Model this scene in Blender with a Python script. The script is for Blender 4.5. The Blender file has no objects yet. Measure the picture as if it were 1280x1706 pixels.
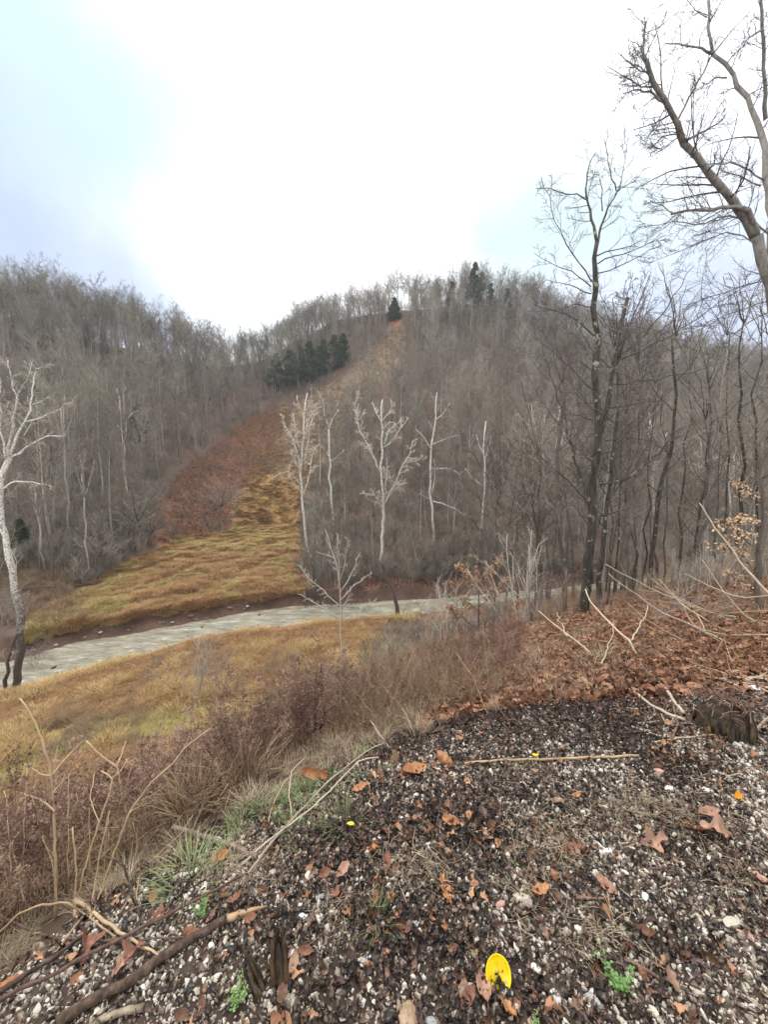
import bpy, math, random
import numpy as np
from mathutils import Vector

SC = bpy.context.scene
COL = SC.collection
R = math.radians
# ------------------------------------------------------------------ camera
F = 641.0; PITCH = R(6.5); CAMZ = 1.6
cd = bpy.data.cameras.new('camera'); cam = bpy.data.objects.new('camera', cd); COL.objects.link(cam)
cd.sensor_fit = 'HORIZONTAL'; cd.sensor_width = 36; cd.lens = 36 * F / 1280
cd.clip_start = 0.05; cd.clip_end = 3000
cam.location = (0, 0, CAMZ); cam.rotation_euler = (R(90) - PITCH, 0, 0)
SC.camera = cam
# ------------------------------------------------------------------ world / sun / exposure
SUN_EL, SUN_AZ = 62, -35
w = bpy.data.worlds.new('World'); SC.world = w; w.use_nodes = True
nt = w.node_tree; nd = nt.nodes; lk = nt.links; nd.clear()
SC.view_settings.view_transform = 'Standard'; SC.view_settings.look = 'None'
SC.view_settings.gamma = 1; SC.view_settings.exposure = 0.97
SC.cycles.use_denoising = True
SC.cycles.max_bounces = 6; SC.cycles.diffuse_bounces = 3; SC.cycles.volume_bounces = 0
SC.cycles.transparent_max_bounces = 8; SC.cycles.glossy_bounces = 2

def pdir(px, py):
    u = (px - 640) / F; v = (py - 853) / F
    c, s = math.cos(PITCH), math.sin(PITCH)
    return u, c - v * s, -s - v * c
def world():
    out = nd.new('ShaderNodeOutputWorld'); bg = nd.new('ShaderNodeBackground'); bg.inputs[1].default_value = 0.1
    sky = nd.new('ShaderNodeTexSky'); sky.sky_type = 'NISHITA'; sky.sun_disc = False
    sky.sun_elevation = R(SUN_EL); sky.sun_rotation = R(SUN_AZ)
    tc = nd.new('ShaderNodeTexCoord')
    # thin places in the overcast, as directions, each with its own tint
    cur = nd.new('ShaderNodeRGB'); cur.outputs[0].default_value = (9.6, 9.7, 9.9, 1); cur = cur.outputs[0]
    nz = nd.new('ShaderNodeTexNoise'); nz.inputs['Scale'].default_value = 2.6; nz.inputs['Detail'].default_value = 6
    lk.new(tc.outputs['Generated'], nz.inputs['Vector'])
    of = nd.new('ShaderNodeVectorMath'); of.operation = 'ADD'; of.inputs[1].default_value = (-.3, -.3, -.3); lk.new(tc.outputs['Generated'], of.inputs[0])
    ad = nd.new('ShaderNodeVectorMath'); ad.operation = 'MULTIPLY_ADD'; ad.inputs[1].default_value = (.6, .6, .6); lk.new(nz.outputs['Color'], ad.inputs[0]); lk.new(of.outputs[0], ad.inputs[2])
    CY = (3.4, 4.8, 4.9, 1); LV_ = (2.9, 3.5, 4.8, 1)
    for (px, py, rad, amt, c) in [(150, 210, .24, .75, CY), (10, 410, .22, .95, LV_), (250, 500, .16, .7, LV_), (850, 400, .16, .8, CY), (1190, 500, .34, .9, LV_), (1000, 330, .14, .5, CY), (30, 40, .2, .6, CY), (470, 540, .12, .35, CY)]:
        ds = nd.new('ShaderNodeVectorMath'); ds.operation = 'DISTANCE'; ds.inputs[1].default_value = Vector(pdir(px, py)).normalized(); lk.new(ad.outputs[0], ds.inputs[0])
        mr = nd.new('ShaderNodeMapRange'); mr.interpolation_type = 'SMOOTHSTEP'; mr.inputs[1].default_value = rad * 1.6; mr.inputs[2].default_value = rad * .1; mr.inputs[3].default_value = 0; mr.inputs[4].default_value = amt
        lk.new(ds.outputs['Value'], mr.inputs[0]); m = nd.new('ShaderNodeMix'); m.data_type = 'RGBA'; lk.new(mr.outputs[0], m.inputs[0]); lk.new(cur, m.inputs[6]); m.inputs[7].default_value = c; cur = m.outputs[2]
    mx = nd.new('ShaderNodeMix'); mx.data_type = 'RGBA'; mx.inputs[0].default_value = .95
    lk.new(sky.outputs[0], mx.inputs[6]); lk.new(cur, mx.inputs[7])
    lk.new(mx.outputs[2], bg.inputs[0]); lk.new(bg.outputs[0], out.inputs[0])
world()
sl = bpy.data.lights.new('sun', 'SUN'); sl.energy = 1.3; sl.angle = R(14); sl.color = (1, .93, .84)
so = bpy.data.objects.new('sun', sl); COL.objects.link(so)
_sd = Vector((math.sin(R(SUN_AZ)) * math.cos(R(SUN_EL)), math.cos(R(SUN_AZ)) * math.cos(R(SUN_EL)), math.sin(R(SUN_EL))))
so.rotation_euler = _sd.to_track_quat('Z', 'Y').to_euler(); so.location = (0, 0, 50)

# ------------------------------------------------------------------ helpers
rng = np.random.default_rng(7)
def hsh(i, j, seed):
    n = (i.astype(np.int64) * 374761393 + j.astype(np.int64) * 668265263 + seed * 1442695041) & 0xffffffff
    n = ((n ^ (n >> 13)) * 1274126177) & 0xffffffff
    return ((n ^ (n >> 16)) & 0xffff) / 65535.0
def vn(x, y, seed=0):
    x = np.asarray(x, float); y = np.asarray(y, float)
    i = np.floor(x); j = np.floor(y); a = x - i; b = y - j
    a = a * a * (3 - 2 * a); b = b * b * (3 - 2 * b)
    return (hsh(i, j, seed) * (1 - a) * (1 - b) + hsh(i + 1, j, seed) * a * (1 - b) + hsh(i, j + 1, seed) * (1 - a) * b + hsh(i + 1, j + 1, seed) * a * b)
def fbm(x, y, seed=0, o=4):
    s = 0; a = .5
    for k in range(o):
        s = s + a * (vn(x * 2 ** k, y * 2 ** k, seed + k) - .5) * 2; a *= .5
    return s
def txz(px, py):
    u, y, z = pdir(px, py); return u / y, z / y
def P3(px, py, Y):
    a, b = txz(px, py); return np.array([a * Y, Y, CAMZ + b * Y])
def Yz(px, py, z): return (z - CAMZ) / txz(px, py)[1]
def proj(X, Y, Z):
    c, s = math.cos(PITCH), math.sin(PITCH)
    zc = Z - CAMZ; f = Y * c - zc * s; up = Y * s + zc * c
    f = np.where(np.abs(f) < 1e-4, 1e-4, f)
    return 640 + F * X / f, 853 - F * up / f
def inpoly(x, y, poly):
    r = np.zeros(np.shape(x), bool); n = len(poly); j = n - 1
    for i in range(n):
        xi, yi = poly[i]; xj, yj = poly[j]
        if yi != yj:
            r ^= ((yi > y) != (yj > y)) & (x < (xj - xi) * (y - yi) / (yj - yi) + xi)
        j = i
    return r

# ------------------------------------------------------------------ terrain
ZW = -13.4
def tl(nodes, zfix=None):
    out = []
    for n in nodes:
        px, py = n[0], n[1]
        t = txz(px, py)[0]
        Y = n[2] if zfix is None else Yz(px, py, zfix)
        out.append((t, Y, CAMZ + txz(px, py)[1] * Y))
    return np.array(out)
RN = tl([(-250, 1190), (-100, 1172), (20, 1146), (130, 1117), (200, 1098), (260, 1086), (340, 1064), (400, 1051), (500, 1042), (560, 1033), (640, 1029), (720, 1022), (800, 1012), (930, 1006), (1030, 1003), (1120, 988), (1200, 982), (1400, 975)], ZW)
RF = tl([(-250, 1130), (-100, 1120), (20, 1103), (130, 1070), (200, 1062), (260, 1047), (340, 1034), (400, 1022), (500, 1010), (560, 1006), (640, 1001), (720, 997), (800, 991), (930, 980), (1030, 968), (1120, 955), (1200, 952), (1400, 948)], ZW)
BS = np.vstack([tl([(a, b)], z) for a, b, z in [(-300, 1035, -12.2), (0, 1030, -12.2), (100, 1000, -12), (200, 950, -11.5), (300, 905, -11), (390, 880, -10.6), (480, 872, -10.4), (540, 890, -10.8), (600, 930, -11.5), (700, 958, -12), (800, 950, -12), (1000, 925, -12), (1100, 915, -12), (1300, 912, -12), (1500, 912, -12)]])
RG = tl([(-300, 545, 120), (0, 550, 120), (100, 556, 125), (200, 575, 135), (300, 596, 155), (380, 610, 185), (440, 602, 200), (480, 572, 190), (560, 536, 180), (650, 522, 175), (720, 512, 172), (780, 502, 170), (850, 512, 168), (900, 528, 165), (1000, 566, 165), (1100, 600, 170), (1280, 640, 180), (1500, 670, 190)])
TT = np.linspace(-1.8, 1.8, 361); YY = np.exp(np.linspace(math.log(15), math.log(700), 420))
def _far():
    T = np.zeros((len(TT), len(YY)))
    for i, t in enumerate(TT):
        yb = np.interp(t, BS[:, 0], BS[:, 1]); zb = np.interp(t, BS[:, 0], BS[:, 2])
        yr = np.interp(t, RG[:, 0], RG[:, 1]); zr = np.interp(t, RG[:, 0], RG[:, 2])
        yf = np.interp(t, RF[:, 0], RF[:, 1])
        eb, er = (zb - CAMZ) / yb, (zr - CAMZ) / yr
        s = np.linspace(0, 1, 40); q = s ** 1.0
        ys = yb + (yr - yb) * (s ** 1.35); zs = CAMZ + (eb + (er - eb) * q) * ys
        ys = np.concatenate([[yf - 3, yf, yf + .8, yf + 1.6], ys[ys > yf + 3], [yr + 15, yr + 60, 900]])
        zs = zs[-(len(ys) - 7):]
        zs = np.concatenate([[-13.7, -13.45, -12.95, -12.3], zs, [zr + .5, zr - 14, zr - 80]])
        T[i] = np.interp(YY, ys, zs)
    # smooth across columns
    k = np.array([1, 2, 3, 2, 1.]); k /= k.sum()
    Tp = np.pad(T, ((2, 2), (0, 0)), 'edge')
    return sum(k[j] * Tp[j:j + len(TT)] for j in range(5))
FAR = _far()
def far_h(t, y):
    a = np.clip((t - TT[0]) / (TT[1] - TT[0]), 0, len(TT) - 1.001); i = a.astype(int); a = a - i
    b = np.clip((np.log(np.maximum(y, 15)) - np.log(YY[0])) / (np.log(YY[1]) - np.log(YY[0])), 0, len(YY) - 1.001); j = b.astype(int); b = b - j
    return FAR[i, j] * (1 - a) * (1 - b) + FAR[i + 1, j] * a * (1 - b) + FAR[i, j + 1] * (1 - a) * b + FAR[i + 1, j + 1] * a * b
EX = [-14, -8, -2, -1.14, -.8, -.5, 0, .92, 2.77, 8, 20]
EY = [-14, -6.5, 0.0, 1.14, 1.5, 1.71, 2.03, 2.33, 2.85, 4.3, 7]
def edge_d(x, y): return (y - np.interp(x, EX, EY)) * .85
def H(x, y):
    x = np.asarray(x, float); y = np.asarray(y, float)
    t = x / np.maximum(y, 6.0); tn = x / np.maximum(y + .8, .8)
    d = edge_d(x, y); s = np.interp(tn, [-1.3, -1, -.6, -.3, 0, .3, .5, 1, 1.3], [.50, .56, .61, .68, .62, .5, .44, .37, .36])
    sp = np.where(d > 3, d, np.log1p(np.exp(np.clip(d * 5, -40, 40))) / 5)
    zn = -s * sp
    zn = zn + .012 * fbm(x * 3, y * 3, 3, 3) + np.clip(d * .2, 0, 1) * .28 * fbm(x * .35, y * .35, 5, 4)
    fl = -12.55 + .18 * fbm(x * .12, y * .12, 9)
    k = 1.6; zn = fl + k * np.log1p(np.exp(np.clip((zn - fl) / k, -30, 30)))
    yn = np.interp(t, RN[:, 0], RN[:, 1]); yf = np.interp(t, RF[:, 0], RF[:, 1])
    wob = .5 * fbm(x * .25, y * .25, 12)
    dn = yn - y + wob
    bank = np.clip(1 - dn / 2.6, 0, 1); bank = bank * bank * (3 - 2 * bank)
    zn = zn * (1 - bank) + (-13.8) * bank
    zf = far_h(t, y + wob)
    hill = np.clip((y - yf - 6) / 25, 0, 1)
    zf = zf + hill * (1.6 * fbm(x * .045, y * .045, 21) + .35 * fbm(x * .3, y * .3, 23)) + .12 * fbm(x * .4, y * .4, 25)
    mid = .5 * (yn + yf)
    return np.where((y > mid) & (y > 14), zf, zn)
def hit(px, py):
    a, b = txz(px, py); Y = np.exp(np.linspace(math.log(.6), math.log(420), 5000))
    h = H(a * Y, Y); r = CAMZ + b * Y; i = int(np.argmax(r < h))
    return np.array([a * Y[i], Y[i], h[i]])
# zones, as outlines on the ground seen from the lens position
Z_CLEAR = [(20, 1075), (60, 1030), (130, 985), (190, 950), (250, 915), (255, 860), (300, 785), (380, 725), (440, 688), (520, 652), (580, 617), (616, 588), (644, 560), (658, 524), (684, 524), (682, 560), (658, 610), (630, 650), (602, 680), (575, 700), (545, 740), (520, 800), (508, 870), (505, 960), (530, 1003), (200, 1075)]
Z_LEAF = [(235, 905), (262, 850), (300, 785), (380, 725), (440, 690), (470, 676), (476, 715), (462, 775), (410, 800), (394, 850), (388, 885), (330, 893), (290, 905)]
Z_GRASS = [(392, 868), (420, 795), (500, 780), (506, 960), (535, 1010), (200, 1078), (20, 1085), (60, 1030), (180, 955), (300, 893), (390, 885)]
Z_STRIP2 = [(500, 790), (520, 700), (570, 655), (600, 600), (655, 530), (694, 530), (690, 560), (650, 650), (575, 700), (540, 760)]

# ------------------------------------------------------------------ mesh + object helpers
def newmesh(name, V, Fs, smooth=True, col=None):
    """Fs: list of int arrays (n,k)"""
    m = bpy.data.meshes.new(name)
    V = np.asarray(V, np.float32); m.vertices.add(len(V)); m.vertices.foreach_set('co', V.ravel())
    Fs = [np.asarray(f, np.int32) for f in Fs if len(f)]
    idx = np.concatenate([f.ravel() for f in Fs]); tot = np.concatenate([np.full(len(f), f.shape[1], np.int32) for f in Fs])
    st = np.concatenate([[0], np.cumsum(tot)[:-1]]).astype(np.int32)
    m.loops.add(len(idx)); m.loops.foreach_set('vertex_index', idx)
    m.polygons.add(len(tot)); m.polygons.foreach_set('loop_start', st)
    try: m.polygons.foreach_set('loop_total', tot)
    except Exception: pass
    if smooth: m.polygons.foreach_set('use_smooth', np.ones(len(tot), bool))
    if col is not None:
        a = m.color_attributes.new('Col', 'FLOAT_COLOR', 'POINT'); c = np.ones((len(V), 4), np.float32); c[:, :3] = col
        a.data.foreach_set('color', c.ravel())
    m.update(calc_edges=True); return m
def link(name, mesh, mat=None, parent=None, loc=None, coll=None):
    if mat is not None and len(mesh.materials) == 0: mesh.materials.append(mat)
    o = bpy.data.objects.new(name, mesh); (coll or COL).objects.link(o)
    if parent: o.parent = parent
    if loc is not None: o.location = loc
    return o
def tag(o, label=None, cat=None, group=None, kind=None):
    if label: o['label'] = label
    if cat: o['category'] = cat
    if group: o['group'] = group
    if kind: o['kind'] = kind
    return o
def empty(name, loc, label, cat, group=None):
    o = bpy.data.objects.new(name, None); COL.objects.link(o); o.location = loc; o.empty_display_size = .2
    return tag(o, label, cat, group)

def tubes(batches):
    """batches: list of (P (B,N,3), Rad (B,N), sides, cap)"""
    VV = []; FF = {}; off = 0
    for P, Rd, s in batches:
        if len(P) == 0: continue
        B, N, _ = P.shape
        T = np.zeros_like(P); T[:, 1:-1] = P[:, 2:] - P[:, :-2]; T[:, 0] = P[:, 1] - P[:, 0]; T[:, -1] = P[:, -1] - P[:, -2]
        T /= np.linalg.norm(T, axis=2, keepdims=True) + 1e-9
        mt = np.abs(T.mean(1)); ref = np.zeros((B, 3)); ref[np.arange(B), np.argmin(mt, 1)] = 1
        A = np.cross(T, ref[:, None, :]); A /= np.linalg.norm(A, axis=2, keepdims=True) + 1e-9; C = np.cross(T, A)
        ph = np.arange(s) * 2 * math.pi / s
        ring = P[:, :, None, :] + Rd[:, :, None, None] * (A[:, :, None, :] * np.cos(ph)[None, None, :, None] + C[:, :, None, :] * np.sin(ph)[None, None, :, None])
        VV.append(ring.reshape(-1, 3))
        b = np.arange(B)[:, None, None] * N * s; n = np.arange(N - 1)[None, :, None] * s; k = np.arange(s)[None, None, :]; k2 = (k + 1) % s
        q = np.stack([b + n + k, b + n + k2, b + n + s + k2, b + n + s + k], -1).reshape(-1, 4) + off
        FF.setdefault(4, []).append(q)
        if s > 3:   # close both ends
            for e in (0, N - 1):
                c = (np.arange(B)[:, None] * N * s + e * s + np.arange(s)[None, :]) + off
                FF.setdefault(s, []).append(c if e else c[:, ::-1])
        off += B * N * s
    return np.concatenate(VV), [np.concatenate(v) for v in FF.values()]
def grow(P, Rd, k, u0, u1, ang, lr, rr, nseg, jit, trop, g, rmin=.004, fall=.6, lmin=0, absl=None, flat=0):
    """k children on each of the B parent polylines"""
    B, N, _ = P.shape
    L = np.linalg.norm(np.diff(P, axis=1), axis=2).sum(1)
    u = u0 + (u1 - u0) * (np.arange(k)[None] + g.random((B, k))) / k
    a = u * (N - 1); i = np.clip(a.astype(int), 0, N - 2); f = (a - i)[..., None]; bi = np.arange(B)[:, None]
    p = P[bi, i] * (1 - f) + P[bi, i + 1] * f; r = Rd[bi, i] * (1 - f[..., 0]) + Rd[bi, i + 1] * f[..., 0]
    T = P[bi, i + 1] - P[bi, i]; T /= np.linalg.norm(T, axis=2, keepdims=True) + 1e-9
    p = p.reshape(-1, 3); r = r.reshape(-1); T = T.reshape(-1, 3); n = len(p)
    rv = g.normal(size=(n, 3)); rv -= (rv * T).sum(1, keepdims=True) * T; rv /= np.linalg.norm(rv, axis=1, keepdims=True) + 1e-9
    an = ang * (.7 + .6 * g.random(n))[:, None]
    D = T * np.cos(an) + rv * np.sin(an)
    if flat: D[:, 2] *= (1 - flat); D /= np.linalg.norm(D, axis=1, keepdims=True)
    base = np.repeat(L, k) if absl is None else np.full(n, absl)
    ln = np.maximum(base * lr * (.55 + .75 * g.random(n)) * (1 - fall * (u.reshape(-1) - u0) / max(u1 - u0, .01)), lmin)
    out = np.zeros((n, nseg + 1, 3)); out[:, 0] = p
    for s in range(nseg):
        out[:, s + 1] = out[:, s] + D * (ln / nseg)[:, None]
        D = D + g.normal(size=(n, 3)) * jit + np.array([0, 0, trop]); D /= np.linalg.norm(D, axis=1, keepdims=True)
    r0 = np.maximum(np.minimum(r * rr, ln * .013 + rmin * .5), rmin)
    q = np.linspace(1, .35, nseg + 1)[None] * r0[:, None]
    return out, np.maximum(q, rmin * .55)
def mk_trunk(h, r, g, bend=.04, n=10, lean=.05):
    P = np.zeros((1, n + 1, 3)); d = np.array([g.normal() * lean, g.normal() * lean, 1.0])
    for i in range(n):
        d = d + np.append(g.normal(size=2) * bend, 0); d[2] = 1
        P[0, i + 1] = P[0, i] + d * h / n
    q = np.linspace(0, 1, n + 1); Rd = (r * (1 - q * .85) * (1 + .35 * np.exp(-q * 18)))[None]
    P[0, 0, 2] -= .5
    return P, Rd

# ------------------------------------------------------------------ materials
def M(name): 
    m = bpy.data.materials.new(name); m.use_nodes = True; n = m.node_tree.nodes; n.clear()
    o = n.new('ShaderNodeOutputMaterial'); b = n.new('ShaderNodeBsdfPrincipled'); m.node_tree.links.new(b.outputs[0], o.inputs[0])
    return m, n, m.node_tree.links, b
def ramp(n, stops, interp='LINEAR'):
    r = n.new('ShaderNodeValToRGB'); e = r.color_ramp; e.interpolation = interp
    while len(e.elements) < len(stops): e.elements.new(.5)
    for i, (p, c) in enumerate(stops): e.elements[i].position = p; e.elements[i].color = (*c, 1)
    return r
def noise(n, l, scale, detail=4, vec=None, rough=.6):
    t = n.new('ShaderNodeTexNoise'); t.inputs['Scale'].default_value = scale; t.inputs['Detail'].default_value = detail; t.inputs['Roughness'].default_value = rough
    if vec is not None: l.new(vec, t.inputs['Vector'])
    return t
def mul(n, l, a, b, f=1.0):
    m = n.new('ShaderNodeMix'); m.data_type = 'RGBA'; m.blend_type = 'MULTIPLY'; m.inputs[0].default_value = f
    l.new(a, m.inputs[6]); l.new(b, m.inputs[7]); return m.outputs[2]
def bump(n, l, b, h, s=.5, d=.02):
    x = n.new('ShaderNodeBump'); x.inputs['Strength'].default_value = s; x.inputs['Distance'].default_value = d
    l.new(h, x.inputs['Height']); l.new(x.outputs[0], b.inputs['Normal'])
def simple(name, stops, scale=20, rough=.75, rnd=True, bmp=.3, bd=.01, spec=.3, coord='Object', two_sided=False):
    """noise-driven colour; every object or instance also gets its own shift"""
    m, n, l, b = M(name); tc = n.new('ShaderNodeTexCoord')
    t = noise(n, l, scale, 4, tc.outputs[coord]); r = ramp(n, stops)
    if rnd:
        oi = n.new('ShaderNodeObjectInfo'); a = n.new('ShaderNodeMath'); a.operation = 'MULTIPLY_ADD'; a.inputs[1].default_value = .55
        l.new(oi.outputs['Random'], a.inputs[0]); s = n.new('ShaderNodeMath'); s.operation = 'MULTIPLY_ADD'; s.inputs[1].default_value = .9; s.inputs[2].default_value = -.22
        l.new(t.outputs[0], s.inputs[0]); l.new(s.outputs[0], a.inputs[2]); l.new(a.outputs[0], r.inputs[0])
    else: l.new(t.outputs[0], r.inputs[0])
    l.new(r.outputs[0], b.inputs['Base Color']); b.inputs['Roughness'].default_value = rough; b.inputs['Specular IOR Level'].default_value = spec
    if bmp: bump(n, l, b, t.outputs[0], bmp, bd)
    return m
def bark(name, dark, mid, light, lichen=None, sc=6, lich_amt=.58, streak=True):
    m, n, l, b = M(name); tc = n.new('ShaderNodeTexCoord'); mp = n.new('ShaderNodeMapping'); l.new(tc.outputs['Object'], mp.inputs[0])
    if streak: mp.inputs['Scale'].default_value = (1, 1, .22)
    t = noise(n, l, sc * 2.5, 6, mp.outputs[0], .65); r = ramp(n, [(.3, dark), (.5, mid), (.7, light)]); l.new(t.outputs[0], r.inputs[0]); c = r.outputs[0]
    oi = n.new('ShaderNodeObjectInfo'); rr = ramp(n, [(0, (.75, .74, .74)), (.5, (1, .97, .93)), (1, (1.25, 1.2, 1.15))]); l.new(oi.outputs['Random'], rr.inputs[0]); c = mul(n, l, c, rr.outputs[0])
    if lichen:
        t2 = noise(n, l, sc, 5, tc.outputs['Object'], .7); r2 = ramp(n, [(lich_amt, (0, 0, 0)), (lich_amt + .06, (1, 1, 1))]); l.new(t2.outputs[0], r2.inputs[0])
        mx = n.new('ShaderNodeMix'); mx.data_type = 'RGBA'; l.new(r2.outputs[0], mx.inputs[0]); l.new(c, mx.inputs[6]); mx.inputs[7].default_value = (*lichen, 1); c = mx.outputs[2]
    l.new(c, b.inputs['Base Color']); b.inputs['Roughness'].default_value = .85; b.inputs['Specular IOR Level'].default_value = .2
    bump(n, l, b, t.outputs[0], .7, .02); return m
def sycamore(name, h0, h1):
    """flaking brown bark low on the stem, bare white bark above"""
    m, n, l, b = M(name); tc = n.new('ShaderNodeTexCoord'); sp = n.new('ShaderNodeSeparateXYZ'); l.new(tc.outputs['Object'], sp.inputs[0])
    t = noise(n, l, 3.5, 6, tc.outputs['Object'], .7)
    a = n.new('ShaderNodeMath'); a.operation = 'MULTIPLY_ADD'; a.inputs[1].default_value = (h1 - h0) * 2.2; l.new(t.outputs[0], a.inputs[0]); l.new(sp.outputs[2], a.inputs[2])
    mr = n.new('ShaderNodeMapRange'); c = (h1 - h0) * 1.1; mr.inputs[1].default_value = h0 + c; mr.inputs[2].default_value = h1 + c; l.new(a.outputs[0], mr.inputs[0])
    r = ramp(n, [(.36, (.15, .125, .1)), (.46, (.44, .41, .35)), (.62, (.68, .66, .61))]); t2 = noise(n, l, 9, 5, tc.outputs['Object']); l.new(t2.outputs[0], r.inputs[0])
    r3 = ramp(n, [(.3, (.035, .028, .024)), (.7, (.13, .105, .085))]); l.new(t2.outputs[0], r3.inputs[0])
    mx = n.new('ShaderNodeMix'); mx.data_type = 'RGBA'; l.new(mr.outputs[0], mx.inputs[0]); l.new(r3.outputs[0], mx.inputs[6]); l.new(r.outputs[0], mx.inputs[7])
    l.new(mx.outputs[2], b.inputs['Base Color']); b.inputs['Roughness'].default_value = .7; bump(n, l, b, t2.outputs[0], .4, .02); return m

m_bark = bark('bark_grey', (.06, .052, .044), (.125, .11, .095), (.21, .19, .165), (.27, .27, .22), 3, .62)
m_barkfar = bark('bark_wood', (.11, .10, .085), (.22, .195, .17), (.36, .335, .3))
m_twigfar = simple('twig_wood', [(.1, (.13, .112, .088)), (.5, (.225, .197, .155)), (.9, (.36, .325, .27))], 2, .9, bmp=0)
m_twig = simple('twig_grey', [(.2, (.07, .056, .05)), (.8, (.16, .13, .115))], 4, .85, bmp=0)
m_barkmain = bark('bark_lichen', (.02, .018, .015), (.06, .053, .043), (.12, .108, .085), (.27, .29, .2), 4.5, .585)
m_twigdark = simple('twig_dark', [(.2, (.06, .05, .05)), (.8, (.16, .13, .125))], 4, .85, bmp=0)
m_pale = simple('bark_pale_shoot', [(.2, (.27, .2, .14)), (.8, (.5, .42, .32))], 12, .6)
m_tanstalk = simple('dry_stalk', [(.2, (.25, .16, .09)), (.8, (.5, .37, .22))], 14, .7)
m_redstick = bark('bark_reddish', (.07, .04, .03), (.15, .095, .075), (.26, .19, .15), None, 14, streak=False)
m_logbark = bark('bark_wet_log', (.025, .018, .014), (.08, .055, .042), (.17, .13, .1), None, 12, streak=False)
m_wood = simple('bare_wood', [(.3, (.3, .19, .1)), (.7, (.52, .38, .24))], 25, .7)
m_ever = simple('needles', [(.1, (.025, .036, .018)), (.5, (.055, .075, .035)), (.9, (.11, .13, .065))], 3, .8, bmp=0)
m_weed = simple('dry_weed', [(.15, (.065, .036, .026)), (.45, (.165, .098, .07)), (.8, (.33, .225, .165))], 5, .9, bmp=0)
m_weedtan = simple('dry_weed_tan', [(.1, (.13, .085, .05)), (.5, (.26, .18, .11)), (.9, (.4, .3, .19))], 5, .9, bmp=0)
m_grass = simple('dry_grass', [(.2, (.18, .095, .035)), (.45, (.38, .245, .09)), (.75, (.56, .42, .2))], 1.5, .85, bmp=0)
m_grassor = simple('orange_grass', [(.2, (.14, .065, .03)), (.45, (.31, .165, .07)), (.75, (.5, .33, .16))], 1.5, .85, bmp=0)
m_grassyg = simple('yellow_green_grass', [(.2, (.18, .13, .04)), (.45, (.37, .3, .10)), (.75, (.52, .45, .2))], 1.5, .85, bmp=0)
m_grassgreen = simple('green_grass', [(.1, (.10, .13, .05)), (.5, (.2, .25, .1)), (.9, (.38, .4, .22))], 5, .7, bmp=0)
m_straw = simple('straw', [(.1, (.2, .14, .09)), (.5, (.38, .3, .2)), (.9, (.55, .46, .33))], 5, .75, bmp=0)
m_leafred = simple('leaf_litter', [(.05, (.06, .033, .025)), (.42, (.17, .074, .04)), (.62, (.29, .145, .08)), (.85, (.46, .3, .18))], 4, .65, bmp=0)
m_leafdark = simple('leaf_fragments', [(.2, (.012, .009, .008)), (.45, (.045, .031, .025)), (.62, (.12, .075, .055)), (.78, (.26, .15, .1))], 20, .42, bmp=.3, spec=.5)
m_beechleaf = simple('beech_leaf', [(.1, (.34, .2, .11)), (.5, (.52, .34, .2)), (.9, (.66, .5, .34))], 3, .7, bmp=0)

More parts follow.
